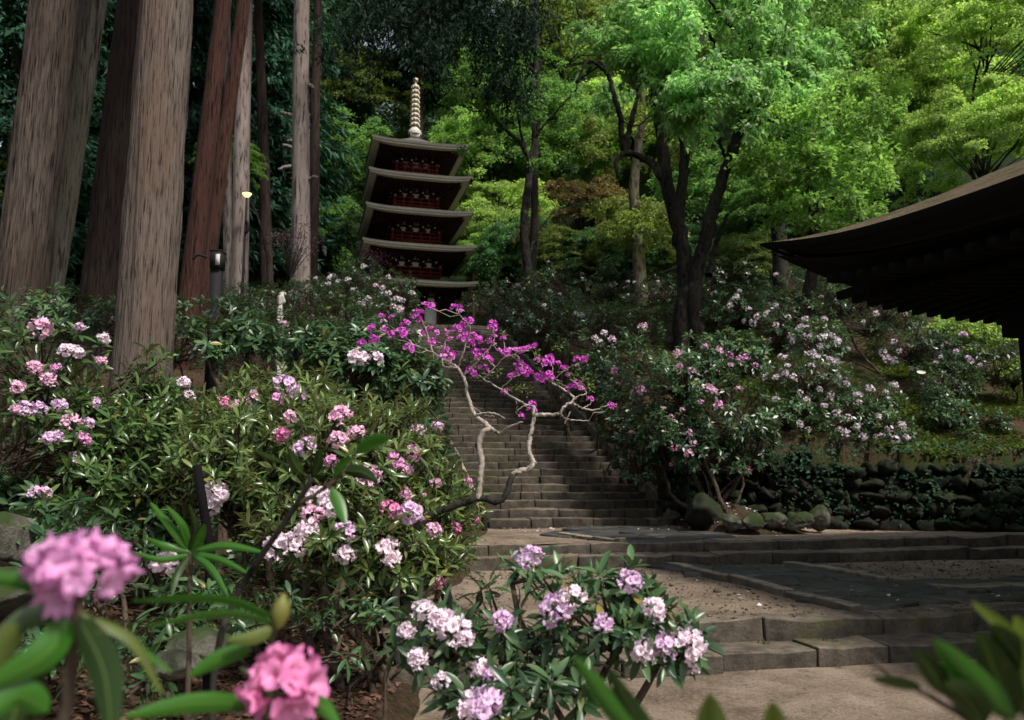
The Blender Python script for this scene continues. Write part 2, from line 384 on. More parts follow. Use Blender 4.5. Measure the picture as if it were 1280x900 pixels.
M['eave_wood'] = plain('eave_edge_wood', (.62, .52, .45), .85, .2, .2, 9)
M['gold'] = plain('bronze_gilt', (.55, .49, .38), .6, .4, .2, 6, .3)
M['metal_dark'] = plain('dark_painted_metal', (.012, .012, .013), .8, .2)
M['white_paint'] = plain('white_paint', (.75, .75, .73), .6, .4)
M['stone_light'] = plain('pale_stone', (.5, .47, .42), .9, .2, .4, 12)
M['litter'] = leafmat('dry_leaf', (.06, .03, .018), (.20, .11, .075), .1, .8, .15)
def m_thatch():
    s = NT('cypress_bark_thatch'); v = s.pos((1, 1, 1)); n = s.noise(v, 22, 6, .7); n2 = s.noise(v, 3, 4, .6)
    c = s.mix(s.ramp(n, [(.3, (0, 0, 0)), (.7, (1, 1, 1))]), (.06, .043, .028), (.21, .155, .10))
    c = s.mix(s.ramp(n2, [(.45, (0, 0, 0)), (.7, (1, 1, 1))]), c, (.065, .06, .025))
    return s.done(s.pbr(c, .95, s.bump(n, 1.0, .06), .1))
M['thatch'] = m_thatch()
def m_roof():
    s = NT('weathered_bark_roof'); v = s.pos(); n = s.noise(v, 9, 6, .7); n2 = s.noise(v, 2.2, 4, .6)
    c = s.mix(n, (.05, .047, .042), (.15, .14, .125)); c = s.mix(s.ramp(n2, [(.5, (0, 0, 0)), (.7, (1, 1, 1))]), c, (.11, .12, .07))
    return s.done(s.pbr(c, .95, s.bump(n, .6, .03), .15))
M['roof'] = m_roof()
def m_earth():
    s = NT('packed_earth'); v = s.pos(); n = s.noise(v, 1.1, 7, .68); n2 = s.noise(v, 34, 5, .8); n3 = s.noise(v, 5, 6, .75)
    c = s.mix(s.ramp(n, [(.36, (0, 0, 0)), (.64, (1, 1, 1))]), (.15, .104, .07), (.36, .275, .20))
    c = s.mix(s.ramp(n3, [(.5, (0, 0, 0)), (.72, (1, 1, 1))]), c, (.095, .064, .043))
    c = s.mix(s.math('MULTIPLY', s.ramp(n2, [(.52, (0, 0, 0)), (.62, (1, 1, 1))]), .6), c, (.30, .25, .20))
    c = s.mix(s.math('MULTIPLY', s.ramp(n2, [(.36, (1, 1, 1)), (.46, (0, 0, 0))]), .7), c, (.07, .05, .035))
    rg = s.ramp(n, [(.3, (.55, .55, .55)), (.5, (.9, .9, .9))])
    return s.done(s.pbr(c, rg, s.bump(s.math('ADD', s.math('MULTIPLY', n2, .8), n3), .9, .04), .3))
M['earth'] = m_earth()
def m_ground():
    s = NT('forest_floor'); v = s.pos(); n = s.noise(v, .9, 6, .65); n2 = s.noise(v, 16, 6, .8); n3 = s.noise(v, .45, 4, .6)
    c = s.mix(s.ramp(n2, [(.38, (0, 0, 0)), (.66, (1, 1, 1))]), (.025, .016, .011), (.11, .07, .045))
    f = s.ramp(n, [(.44, (0, 0, 0)), (.58, (1, 1, 1))])
    moss = s.mix(n2, (.010, .016, .004), (.06, .07, .014))
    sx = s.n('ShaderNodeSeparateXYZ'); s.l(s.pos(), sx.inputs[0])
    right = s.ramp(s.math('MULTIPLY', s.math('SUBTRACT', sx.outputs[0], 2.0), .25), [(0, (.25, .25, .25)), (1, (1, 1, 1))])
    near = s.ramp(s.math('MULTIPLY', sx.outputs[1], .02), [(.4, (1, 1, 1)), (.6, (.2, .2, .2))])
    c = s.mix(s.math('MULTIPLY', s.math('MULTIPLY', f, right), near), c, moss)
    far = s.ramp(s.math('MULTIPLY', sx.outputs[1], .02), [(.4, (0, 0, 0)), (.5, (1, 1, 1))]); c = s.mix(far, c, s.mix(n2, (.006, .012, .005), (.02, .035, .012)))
    return s.done(s.pbr(c, .97, s.bump(n2, .9, .06), .1))
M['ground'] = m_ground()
def m_glow():
    s = NT('lit_lamp_glass'); e = s.n('ShaderNodeEmission'); e.inputs[0].default_value = (1, .80, .32, 1); e.inputs[1].default_value = 2.2; return s.done(e)
M['glow'] = m_glow()
# ------------------------------------------------------------------ site layout: u runs along the steps, v up the hill
TH = R(11); RU = np.array([math.cos(TH), math.sin(TH)]); RV = np.array([-math.sin(TH), math.cos(TH)])
def W(u, v, z=0.0):
    u, v, z = np.broadcast_arrays(np.asarray(u, float), np.asarray(v, float), np.asarray(z, float))
    return np.stack([u * RU[0] + v * RV[0], u * RU[1] + v * RV[1], z], -1)
def toW(V): return W(V[:, 0], V[:, 1], V[:, 2])
def uv(x, y): return x * RU[0] + y * RU[1], x * RV[0] + y * RV[1]
Z1, Z2 = .36, .635
NS, RISE, RUN, V0 = 40, .148, .32, 14.1
ZT, VT = Z2 + NS * RISE, V0 + NS * RUN
SW = 1.72                                             # half width of the stair
def uc(v): return 4.0 - .096 * (np.asarray(v, float) - V0)
def vw(u): return np.maximum(11.75, V0 + .25 - .55 * np.maximum(0, np.asarray(u, float) - 5.75))
def uleft(v): return .36 + (v - 6.1) * .2
CTRL = np.array([(-1, 2, 0), (0, 0, -.05), (2, 0, -.05), (-2, 3, .25), (-3, 5, .8), (-1.5, 6, .2), (-1.2, 8, .42), (-.9, 10, .5), (-1, 12, .8),
    (-4.3, 9.5, 1.0), (-7.6, 12.5, 2.2), (-5, 13, 2.3), (-3, 13, 1.6), (-1.1, 14.5, 1.2), (-8, 17, 4), (-5, 18, 4), (-2.9, 18, 3.2), (-5, 22, 5.5),
    (-4.2, 26, 7), (-10, 27, 7.3), (-8, 34, 8), (-4, 31, 7.3), (0, 31, 7.4), (-5, 40, 7.5), (3, 40, 9.5), (-15, 40, 9.5), (-30, 40, 13), (-30, 20, 6), (-10, 5, 2), (-22, 5, 3),
    (0, 50, 10.5), (-20, 60, 18), (0, 60, 18), (0, 72, 29), (2.6, 15.2, 1.8), (5.2, 14.4, 2.0), (7.5, 13.5, 1.6), (10, 13.4, 1.6), (9, 15.5, 2.6), (14, 15, 2.4), (2.6, 17, 3.2), (4.7, 21, 5.2), (7, 20, 4.9),
    (12, 20, 4.6), (1.2, 20, 4.3), (.4, 26, 7.1), (5, 27, 7.8), (10, 28, 9), (20, 28, 11), (10, 38, 15), (25, 38, 18), (10, 50, 24), (30, 50, 28), (10, 72, 42), (-20, 80, 32),
    (35, 80, 50), (-60, 60, 22), (-60, 0, 3), (70, 60, 36), (70, 0, 6), (20, 0, 0), (-10, -20, 0), (10, -20, 0), (60, -60, 0), (-60, -60, 0), (0, 150, 75), (-150, 150, 60), (150, 150, 80), (0, -150, 0), (-150, 0, 5), (150, 0, 10), (-150, -150, 0), (150, -150, 0)], float)
_d = np.linalg.norm(CTRL[:, None, :2] - CTRL[None, :, :2], axis=-1)
_w = np.linalg.solve(np.vstack([np.hstack([_d, np.ones((len(CTRL), 1))]), np.append(np.ones(len(CTRL)), 0)]), np.append(CTRL[:, 2], 0))
def H0(x, y):
    x, y = np.asarray(x, float), np.asarray(y, float); P = np.stack([x, y], -1)
    s = np.full(x.shape, _w[-1])
    for k in range(len(CTRL)): s = s + _w[k] * np.linalg.norm(P - CTRL[k, :2], axis=-1)
    return s
def H(x, y):
    x, y = np.asarray(x, float), np.asarray(y, float)
    h = H0(x, y) + .07 * fbm(np.stack([x * .9, y * .9, 0 * x], -1), 3)
    u, v = uv(x, y)
    lvl = np.where(v < 6.6, .05, np.where(v < 10.9, Z1, Z2)) - .08
    edge = np.clip((u - uleft(v)) / .35, 0, 1)
    court = (v < np.where(u > 5.75, vw(u) + .5, V0 + .1)) & (u > uleft(v))
    h = np.where(court, h + (lvl - h) * edge, h)
    # the mound of litter and boulders at the foot of the bank beside the stair
    m = np.exp(-(((x - 3.55) / 1.0) ** 2 + ((y - 13.95) / .75) ** 2))
    h = h + np.where(u > 5.75, m * .55, 0)
    st = (v >= V0 + .05) & (v < VT + 3.5) & (np.abs(u - uc(v)) < SW + .12)
    h = np.where(st, np.minimum(h, np.clip(Z2 + (v - V0) / RUN * RISE, 0, ZT) - .25), h)
    return h
def ground(p): return float(H(np.array([p[0]]), np.array([p[1]]))[0])

def axis(lo, a, b, hi, fine, n):
    t = np.linspace(0, 1, n) ** 2
    return np.concatenate([(a - (a - lo) * t)[::-1][:-1], np.arange(a, b, fine), b + (hi - b) * t])
gx = axis(-260, -13, 13, 260, .16, 34); gy = axis(-160, -1, 32, 320, .16, 40)
X, Y = np.meshgrid(gx, gy); Zg = H(X, Y)
mb = MB(); nx = len(gx); ny = len(gy)
i = np.arange(ny - 1)[:, None] * nx; j = np.arange(nx - 1)[None]
mb.add(np.stack([X, Y, Zg], -1), [np.stack([i + j, i + j + 1, i + nx + j + 1, i + nx + j], -1).reshape(-1, 4)])
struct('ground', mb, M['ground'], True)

def sheet(name, us, vs, z, mat, amp=.012, left=True):
    mb = MB(); n = (len(us), len(vs))
    U, V = np.meshgrid(us, vs)
    if left: U = np.maximum(U, uleft(V) - .25)
    Pw = W(U, V, z); Pw[..., 2] += amp * fbm(Pw * 1.3, 4)
    i = np.arange(n[1] - 1)[:, None] * n[0]; j = np.arange(n[0] - 1)[None]
    mb.add(Pw, [np.stack([i + j, i + j + 1, i + n[0] + j + 1, i + n[0] + j], -1).reshape(-1, 4)])
    return struct(name, mb, mat, True)
sheet('earth_court', np.arange(-.6, 14, .12), np.arange(-12, 6.2, .12), .055, M['earth'])
sheet('earth_terrace', np.arange(0, 14, .1), np.arange(6.62, 10.5, .1), Z1 - .015, M['earth'], .014)
sheet('upper_earth_terrace', np.arange(0, 14, .1), np.arange(10.95, V0 + .3, .1), Z2 - .012, M['earth'], .014)

def course(mb, u0, u1, v0, v1, z0, z1, lo, hi, jit=.012, bev=.02, dv=.02):
    u = u0
    while u < u1 - .05:
        l = random.uniform(lo, hi); e = min(u + l, u1)
        if u1 - e < lo * .4: e = u1
        q = random.uniform(-dv, dv); zz = random.uniform(-.012, .01)
        stone(mb, u + .006, e - .006, v0 + q, v1, z0, z1 + zz, toW, bev, jit); u = e
def low_steps(label, v, zb, h1, h2, us, tread=.34):
    t = thing('stone_steps', label, 'stone steps', W(us[0] + 3, v, zb), 'low stone steps across the court')
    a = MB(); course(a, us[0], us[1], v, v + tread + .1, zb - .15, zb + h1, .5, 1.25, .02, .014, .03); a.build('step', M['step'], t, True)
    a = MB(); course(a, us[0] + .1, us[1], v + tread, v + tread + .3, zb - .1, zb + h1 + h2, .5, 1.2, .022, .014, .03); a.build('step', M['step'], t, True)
low_steps('two broad worn stone steps nearest the viewer, at the front of the earth terrace', 6.1, 0, .19, .165, (.2, 13), .40)
low_steps('two low mossy stone steps behind the dark slab path, in front of the stair foot', 10.4, Z1, .14, .135, (1.0, 13), .40)

# slab path across the terrace: rows of irregular flags with open joints, and its kerbs
def flags(mb, poly, z, su=.55, sv=.5, seed=1):
    g = np.random.default_rng(seed); poly = np.array(poly, float)
    def inside(p):
        c = False
        for a in range(len(poly)):
            p0, p1 = poly[a], poly[a - 1]
            if (p0[1] > p[1]) != (p1[1] > p[1]) and p[0] < (p1[0] - p0[0]) * (p[1] - p0[1]) / (p1[1] - p0[1]) + p0[0]: c = not c
        return c
    u0, v0 = poly.min(0) - .3; u1, v1 = poly.max(0) + .3
    nu, nv = int((u1 - u0) / su) + 2, int((v1 - v0) / sv) + 2
    G = np.array([[(u0 + a * su + (b % 2) * su * .5, v0 + b * sv) for a in range(nu)] for b in range(nv)])
    G += g.uniform(-.3, .3, G.shape) * (su, sv)
    for b in range(nv - 1):
        for a in range(nu - 1):
            q = np.array([G[b, a], G[b, a + 1], G[b + 1, a + 1], G[b + 1, a]]); c = q.mean(0)
            if not inside(c): continue
            q = c + (q - c) * .965; top = z + g.uniform(-.014, .02)
            mid = c + (q - c) * .93
            V = [(*W(p[0], p[1], 0)[:2], z - .05) for p in q] + [(*W(p[0], p[1], 0)[:2], top - .012 + g.uniform(-.006, .006)) for p in q] + [(*W(p[0], p[1], 0)[:2], top + g.uniform(-.006, .006)) for p in mid]
            f = [[k, (k + 1) % 4, 4 + (k + 1) % 4, 4 + k] for k in range(4)] + [[4 + k, 4 + (k + 1) % 4, 8 + (k + 1) % 4, 8 + k] for k in range(4)] + [[8, 9, 10, 11]]
            mb.add(V, [f])
def UV(px, py, z):
    d = ray(px, py); t = (z - CZ) / d[2]; p = np.array([0, 0, CZ]) + d * t; return np.array(uv(p[0], p[1]))
pa = [UV(812, 701, Z1), UV(958, 699, Z1), UV(1105, 727, Z1), np.array([12.5, UV(1105, 727, Z1)[1] - .3]), np.array([12.5, 6.75]), np.array([UV(1062, 762, Z1)[0], 6.72])]
mb = MB(); flags(mb, pa, Z1 + .012, seed=3)
pb = [UV(700, 668, Z2), UV(780, 678, Z2), UV(905, 677, Z2), np.array([6.6, 12.4]), UV(845, 659, Z2), UV(720, 660, Z2)]
flags(mb, pb, Z2 + .012, seed=5); o = struct('slab_path', mb, M['slab'])
def kerb(mb, a, b, z, w=.14, h=.06):
    a, b = np.array(a), np.array(b); L = np.linalg.norm(b - a); d = (b - a) / L; n = np.array([-d[1], d[0]]); s = 0
    def fn(V):
        q = a + V[:, :1] * d + V[:, 1:2] * n; return W(q[:, 0], q[:, 1], V[:, 2])
    while s < L - .05:
        l = min(random.uniform(.5, 1.1), L - s); stone(mb, s + .005, s + l - .005, -w / 2, w / 2, z - .1, z + h + random.uniform(-.015, .01), fn, .018, .012); s += l
mb = MB(); kerb(mb, pa[0], pa[5], Z1); kerb(mb, pa[1], pa[2], Z1, .16, .05); kerb(mb, UV(1165, 738, Z1), (12.4, UV(1165, 738, Z1)[1] - .2), Z1, .22, .05)
kerb(mb, pb[0], pb[1], Z2, .12, .05)
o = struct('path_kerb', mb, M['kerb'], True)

# ------------------------------------------------------------------ the long stair
st = thing('stone_staircase', 'long rough stone staircase climbing from the court to the pagoda between the rhododendrons', 'staircase', W(4.0, V0, Z2))
for k in range(NS):
    v = V0 + k * RUN; c = float(uc(v)); a = MB()
    jt = random.uniform(-.05, .05)
    course(a, c - SW + random.uniform(-.06, .06), c + SW + random.uniform(-.06, .06), v + jt * .4, v + RUN + .1, Z2 + k * RISE - .1, Z2 + (k + 1) * RISE, .3, 1.0, .016, .022, .03)
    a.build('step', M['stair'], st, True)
for side in (-1, 1):
    a = MB(); v = V0 + .1
    while v < VT:
        l = random.uniform(.7, 1.3); e = v + l
        def fn(V, v=v, side=side):
            vv = V[:, 1]; z = Z2 + (vv - V0) / RUN * RISE + V[:, 2]
            return W(uc(vv) + side * (SW + .13) + V[:, 0], vv, z)
        stone(a, -.14, .14, v + .01, e - .01, -.2, .30 + random.uniform(-.03, .03), fn, .03, .03); v = e
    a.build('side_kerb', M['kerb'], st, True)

# ------------------------------------------------------------------ retaining wall and boulders on the right
mb = MB(); g = np.random.default_rng(21)
for row in range(7):
    u = 5.75 + g.uniform(0, .3)
    while u < 13.5:
        w = g.uniform(.16, .42) * (1.15 - row * .06); h = g.uniform(.12, .21)
        top = 1.42 - .5 * min(1, max(0, (u - 6.8) / 2.5))
        z = Z2 + .08 + row * .23 + g.uniform(-.04, .04)
        if z < Z2 + top + .1: rock(mb, W(u, float(vw(u)) + .05 + row * .07 + g.uniform(-.07, .07), z), (w * .58, .3, h * .85), int(g.integers(1e6)), 3, .5)
        u += w * .86
tag(mb.build('dry_stone_wall', M['wallrock'], None, True), 'dark mossy dry stone retaining wall below the flowering bank on the right', 'wall')
def boulder(px, py, Yd, s, label, mat='rockm', seed=0, sub=4, sink=.55):
    p = at(px, py, Yd); o = MB(); rock(o, (0, 0, 0), s, seed, sub, .3)
    ob = o.build('boulder', M[mat], None, True, loc=tuple(p)); return tag(ob, label, 'boulder', 'boulders at the foot of the bank' if Yd > 10 else None)
boulder(915, 653, 13.0, (.19, .2, .13), 'small green mossy boulder, first in the row below the leaf litter mound', seed=1)
boulder(942, 654, 12.9, (.22, .22, .13), 'pale rounded boulder just right of the small mossy one below the leaf litter', seed=2)
boulder(968, 650, 13.2, (.2, .22, .16), 'moss covered boulder in the middle of the row below the leaf litter', seed=3)
boulder(998, 651, 13.1, (.25, .24, .16), 'broad pale boulder near the right end of the row below the leaf litter', seed=4)
boulder(1022, 645, 13.4, (.17, .25, .2), 'upright dark boulder ending the row, against the dry stone wall', seed=5)
boulder(880, 640, 13.5, (.4, .35, .28), 'dark boulder in shadow beside the foot of the long stair', 'wallrock', seed=6)
boulder(8, 668, 4.6, (.16, .2, .14), 'pale lichened boulder with moss at the left edge of the photo', seed=8)
boulder(-15, 742, 4.0, (.22, .3, .14), 'low mossy boulder beneath the pale lichened one on the left', seed=9)
boulder(245, 812, 2.9, (.12, .12, .07), 'flat grey stone on the forest floor below the pink flowers', seed=11)
boulder(222, 830, 2.75, (.08, .09, .05), 'small broken grey stone lying beside the flat one', seed=12)

# ------------------------------------------------------------------ temple hall on the right
tip = at(950, 312, 10.0); A2 = np.array([.30, -.954]); B2 = np.array([.954, .30]); A2 /= np.linalg.norm(A2); B2 = np.array([-A2[1], A2[0]])
def TW(a, b, z):
    a, b, z = np.broadcast_arrays(np.asarray(a, float), np.asarray(b, float), np.asarray(z, float))
    return np.stack([tip[0] + a * A2[0] + b * B2[0], tip[1] + a * A2[1] + b * B2[1], z], -1)
ZE = tip[2] - .40; TL = 11.0
hall = thing('temple_hall', 'dark timber temple hall with an upswept bark-thatched roof corner reaching in from the right', 'temple', TW(TL / 2, TL / 2, Z2))
def upt(s): return .46 * np.exp(-(s / 1.5) ** 1.2) + .46 * np.exp(-((TL - s) / 1.5) ** 1.2)
def roof_z(a, b):
    da, db = np.minimum(a, TL - a), np.minimum(b, TL - b); d = np.minimum(da, db)
    along = np.where(da < db, b, a)
    return ZE + .02 + upt(along) * np.exp(-d / 1.6) + .455 * d + .018 * d * d
s = np.concatenate([np.linspace(0, 2, 22), np.linspace(2.2, TL - 2.2, 34), np.linspace(TL - 2, TL, 12)])
AA, BB = np.meshgrid(s, s); n = len(s)
i = np.arange(n - 1)[:, None] * n; j = np.arange(n - 1)[None]; q = np.stack([i + j, i + j + 1, i + n + j + 1, i + n + j], -1).reshape(-1, 4)
top = TW(AA, BB, roof_z(AA, BB)); top[..., 2] += .012 * fbm(top * 4, 3)
mb = MB(); mb.add(top, [q])
# thick cut edge of the bark layers, stepping in
def thick(q): return .30 + .70 * (1 - np.exp(-q / 1.3))
ring = [(x, 0) for x in s] + [(TL, x) for x in s[1:]] + [(x, TL) for x in s[::-1][1:]] + [(0, x) for x in s[::-1][1:]]
ring = np.array(ring); rc = np.array([TL / 2, TL / 2]); lay = []
for dz, ins in ((0.006, 0), (-.11, .0), (-.115, .035), (-.22, .05), (-.225, .10), (-.30, .12)):
    c2 = rc + (ring - rc) * (1 - ins / (TL / 2)); sc_ = np.maximum(np.minimum(ring[:, 0], TL - ring[:, 0]), np.minimum(ring[:, 1], TL - ring[:, 1])); lay.append(TW(c2[:, 0], c2[:, 1], roof_z(ring[:, 0], ring[:, 1]) + dz * thick(sc_)))
m = len(ring); V = np.concatenate(lay); k = np.arange(m - 1)
mb.build('roof', M['thatch'], hall, True)
mb = MB(); mb.add(V, [np.stack([r * m + k, r * m + k + 1, (r + 1) * m + k + 1, (r + 1) * m + k], -1) for r in range(len(lay) - 1)])
mb.build('eave_edge', M['black_wood'], hall)
mb = MB(); ins = s * (1 - .24 / TL) + .12; A3, B3 = np.meshgrid(ins, ins)
mb.add(TW(A3, B3, roof_z(A3, B3) * .25 + .75 * (ZE + upt(np.where(np.minimum(A3, TL - A3) < np.minimum(B3, TL - B3), B3, A3)) * np.exp(-np.minimum(np.minimum(A3, TL - A3), np.minimum(B3, TL - B3)) / 1.2)) - .30 * thick(np.maximum(np.minimum(A3, TL - A3), np.minimum(B3, TL - B3)))), [q])
mb.build('soffit', M['black_wood'], hall)
mb = MB()
for tier, (d0, d1, zz) in enumerate(((.22, 2.3, -.42), (.75, 2.3, -.55))):
    for x in np.arange(1.0, TL - .5, .24):
        for sw in (0, 1):
            def fn(V, sw=sw, x=x):
                b = V[:, 1]; a = x + V[:, 0]; z = V[:, 2] + float(upt(np.array(x))) * np.exp(-b / 1.2) + .1 * b
                return TW(b, a, z) if sw else TW(a, b, z)
            if x > d0: box(mb, -.045, .045, d0, d1, ZE + zz - .05, ZE + zz + .05, fn)
mb.build('rafters', M['black_wood'], hall)
mb = MB()
for a0, a1, b0, b1 in ((1.82, TL - 1.82, 1.82, 2.05), (1.82, 2.05, 2.06, TL - 1.82)):
    box(mb, a0, a1, b0, b1, ZE - .95, ZE - .6, lambda V: TW(V[:, 0], V[:, 1], V[:, 2]))
mb.build('eave_beam', M['black_wood'], hall)
for a, b in ((2.03, 2.03), (4.4, 2.03), (6.7, 2.03), (9, 2.03), (2.03, 4.4), (2.03, 6.7), (2.03, 9)):
    mb = MB(); tube(mb, TW([a, a, a], [b, b, b], [Z2 - .3, 2.4, ZE - .6]), .15, 14); mb.build('pillar', M['black_wood'], hall, True)
mb = MB(); box(mb, 3.9, TL - 3.9, 3.9, TL - 3.9, Z2, ZE + 1.2, lambda V: TW(V[:, 0], V[:, 1], V[:, 2])); mb.build('wall', M['black_wood'], hall)
mb = MB(); box(mb, 2.5, TL - 2.5, 2.5, TL - 2.5, Z2 - .3, Z2 + .55, lambda V: TW(V[:, 0], V[:, 1], V[:, 2])); mb.build('floor', M['black_wood'], hall)
# rain chain
cb = TW(.12, 4.35, ZE - .25); mb = MB()
zc = cb[2]
while zc > Z2 + .3:
    lnk = np.array([(.012 * math.cos(t), 0, -.035 + .04 * math.sin(t)) for t in np.linspace(0, 2 * np.pi, 9)])
    if int(round((cb[2] - zc) / .065)) % 2: lnk = lnk[:, [1, 0, 2]]
    tube(mb, lnk + (cb[0], cb[1], zc), .006, 5, cap=False); zc -= .065
tag(mb.build('rain_chain', M['metal_dark'], None), 'thin dark rain chain hanging from the temple eave beside the pillar', 'rain chain')

# ------------------------------------------------------------------ pagoda
PT = R(15); PR = np.array([math.cos(PT), math.sin(PT)]); PV = np.array([-math.sin(PT), math.cos(PT)])
PC = at(516, 300, 40)[:2]; PB = 7.35
pag = thing('pagoda', 'five storey red wooden pagoda with deep grey eaves and tall finial above the stair', 'pagoda', (PC[0], PC[1], PB))
def PW(V):
    V = np.asarray(V, float); r = V[..., :2]
    return np.concatenate([PC + r[..., :1] * PR + r[..., 1:2] * PV, V[..., 2:]], -1)
def rot4(V, k):
    c, s_ = [(1, 0), (0, 1), (-1, 0), (0, -1)][k]
    return np.stack([V[..., 0] * c - V[..., 1] * s_, V[..., 0] * s_ + V[..., 1] * c, V[..., 2]], -1)
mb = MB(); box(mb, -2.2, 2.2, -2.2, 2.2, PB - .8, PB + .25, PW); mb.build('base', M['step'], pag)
eh = [2.86, 2.76, 2.64, 2.53, 2.42]
ez = [at(0 + 516, y, 37.4)[2] for y in (351, 305, 260, 215.5, 174)]
bh = [1.16, 1.0, .92, .84, .77]
def eaves_z(t, sfrac): return .12 * np.abs(t) ** 4 * (1 - sfrac) ** 2
for f in range(5):
    hw, ze, b = eh[f], ez[f], bh[f]; zb = PB + .25 if f == 0 else ez[f - 1] + .62
    inner = bh[f + 1] + .28 if f < 4 else .16; rise = .46 if f < 4 else 1.15
    rf = None
    mt, me_, mu, mr = MB(), MB(), MB(), MB()
    for k in range(4):
        T, S = np.meshgrid(np.linspace(-1, 1, 33), np.linspace(0, 1, 12))
        half = hw + (inner - hw) * S
        z = ze + eaves_z(T, S) + rise * (S * .55 + .45 * S ** 2.2)
        V = np.stack([T * half, -half, z], -1); V[..., 2] += .012 * fbm(V * 6 + k, 2)
        i = np.arange(11)[:, None] * 33; j = np.arange(32)[None]; q = np.stack([i + j, i + j + 1, i + 34 + j, i + 33 + j], -1).reshape(-1, 4)
        mt.add(PW(rot4(V, k)), [q])
        t = np.linspace(-1, 1, 33); rows = []
        for dz, ins in ((.003, 0), (-.13, .01), (-.135, .05), (-.21, .07), (-.212, .42)):
            h2 = hw - ins; rows.append(np.stack([t * h2, np.full(33, -h2), ze + eaves_z(t, 0) * (1 if ins < .2 else .9) + dz], -1))
        for r in range(4):
            V = np.concatenate([rows[r], rows[r + 1]]); jj = np.arange(32)
            qd = np.stack([jj, 33 + jj, 34 + jj, jj + 1], -1)
            (mt if r < 2 else me_).add(PW(rot4(V, k)), [qd])
        # dark underside
        S2 = np.linspace(0, 1, 6); T2, S2 = np.meshgrid(t, S2); h3 = hw - .38 + (b - hw + .38) * S2
        V = np.stack([T2 * h3, -h3, ze - .19 + eaves_z(T2, 0) * .9 * (1 - S2) ** 1.5 + .05 * S2], -1)
        i = np.arange(5)[:, None] * 33; j = np.arange(32)[None]; q = np.stack([i + 33 + j, i + 34 + j, i + j + 1, i + j], -1).reshape(-1, 4)
        mu.add(PW(rot4(V, k)), [q])
        for x in np.arange(-hw + .44, hw - .4, .17):
            d1 = max(b, abs(x) + .05)
            zo = float(eaves_z(np.array(x / hw), 0)) * .85
            box(mr, x - .035, x + .035, -hw + .4, -d1, 0, 1, lambda V, k=k, zo=zo, d1=d1, hw=hw, ze=ze: PW(rot4(np.stack([V[:, 0], V[:, 1], ze - .33 + .1 * V[:, 2] + zo * np.clip((-V[:, 1] - d1) / max(hw - d1, .2), 0, 1) ** 1.5], -1), k)))
    rf = mt.build('roof', M['roof'], pag, True)
    me_.build('eave_edge', M['eave_wood'], rf); mu.build('soffit', M['red_dark'], rf); mr.build('rafters', M['red_dark'], rf)
    # body
    body = MB(); box(body, -b + .04, b - .04, -b + .04, b - .04, zb - .3, ze, PW); bd = body.build('storey', M['red_dark'], pag)
    pn, pl, br, rl, cap_ = MB(), MB(), MB(), MB(), MB()
    htop = ze - .75
    for k in range(4):
        def bx(mbx, x0, x1, y0, y1, z0, z1, m=0): box(mbx, x0, x1, -y1, -y0, z0, z1, lambda V: PW(rot4(V, k)), m)
        for x in (-b, -b * .36, b * .36, b): bx(pl, x - .07, x + .07, b - .06, b + .05, zb - .3, ze - .2)
        if f == 0:
            for x in (-b * .68, b * .68): bx(pn, x - .27 * b, x + .27 * b, b - .04, b + .005, zb + .9, ze - .85)
        for x, w in ((-b * .68, .24), (0, .3), (b * .68, .24)):        # white panels under the brackets, flared at the foot
            def flare(V, x=x, w=w): return V
            zc = htop + .13
            V = np.array([(x - w * b / .95, -b - .055, zc - .13), (x + w * b / .95, -b - .055, zc - .13), (x + w * .55, -b - .055, zc + .14), (x - w * .55, -b - .055, zc + .14)])
            pn.add(PW(rot4(V, k)), [[[0, 1, 2, 3]]])
            V = V + (0, 0, .34); V[:, 0] = x + (V[:, 0] - x) * .7; pn.add(PW(rot4(V, k)), [[[0, 1, 2, 3]]])
        for zz, d in ((htop - .14, .09), (htop + .33, .1), (htop + .62, .2)): bx(br, -b - d, b + d, b - .02, b + d, zz - .05, zz + .05)
        for x in (-b, -b * .36, b * .36, b):
            for lv in range(3):
                d = .16 + lv * .2; zz = htop + .02 + lv * .2
                bx(br, x - .07, x + .07, b, b + d, zz - .05, zz + .06); bx(br, x - .2, x + .2, b + d - .09, b + d + .04, zz + .04, zz + .13)
                (lv == 1) and bx(br, x - .03, x + .03, b + d + .045, b + d + .06, zz - .02, zz + .04, 1)
        if f > 0:                                                    # balcony rail
            rb = b + .24
            for zz in (zb + .02, zb + .2, zb + .40): bx(rl, -rb - .12, rb + .12, rb - .03, rb + .03, zz - .03, zz + .03)
            for x in np.linspace(-rb, rb, 6): bx(rl, x - .035, x + .035, rb - .034, rb + .034, zb - .05, zb + .38)
            bx(rl, -rb, rb, b, rb, zb - .1, zb - .05)
            for x in (-rb, rb): bx(rl, x - .05, x + .05, rb - .05, rb + .05, zb + .43, zb + .53, 1)
        else:
            for x in (-.34, .34): bx(pl, x - .05, x + .05, b - .02, b + .06, zb, ze - .9)
    pn.build('panel', M['white_wall'], bd); pl.build('pillar', M['red_wood'], bd); br.build('bracket', [M['red_dark'], M['white_wall']], bd)
    if f > 0: rl.build('railing', [M['red_wood'], M['gold']], bd)
zt = ez[4] + 1.2
fin = MB(); box(fin, -.24, .24, -.24, .24, zt - .05, zt + .18, PW)
prof = [(.34, .0), (.36, .1), (.32, .22), (.2, .36), (.1, .45)]
def lathe(mbx, prof, zb, n=20):
    a = np.arange(n) / n * 2 * np.pi; V = np.array([[(r * math.cos(t), r * math.sin(t), zb + z) for t in a] for r, z in prof]); k = np.arange(len(prof) - 1)[:, None] * n; jx = np.arange(n)[None]; j2 = (jx + 1) % n
    mbx.add(PW(V), [np.stack([k + jx, k + j2, k + n + j2, k + n + jx], -1).reshape(-1, 4)])
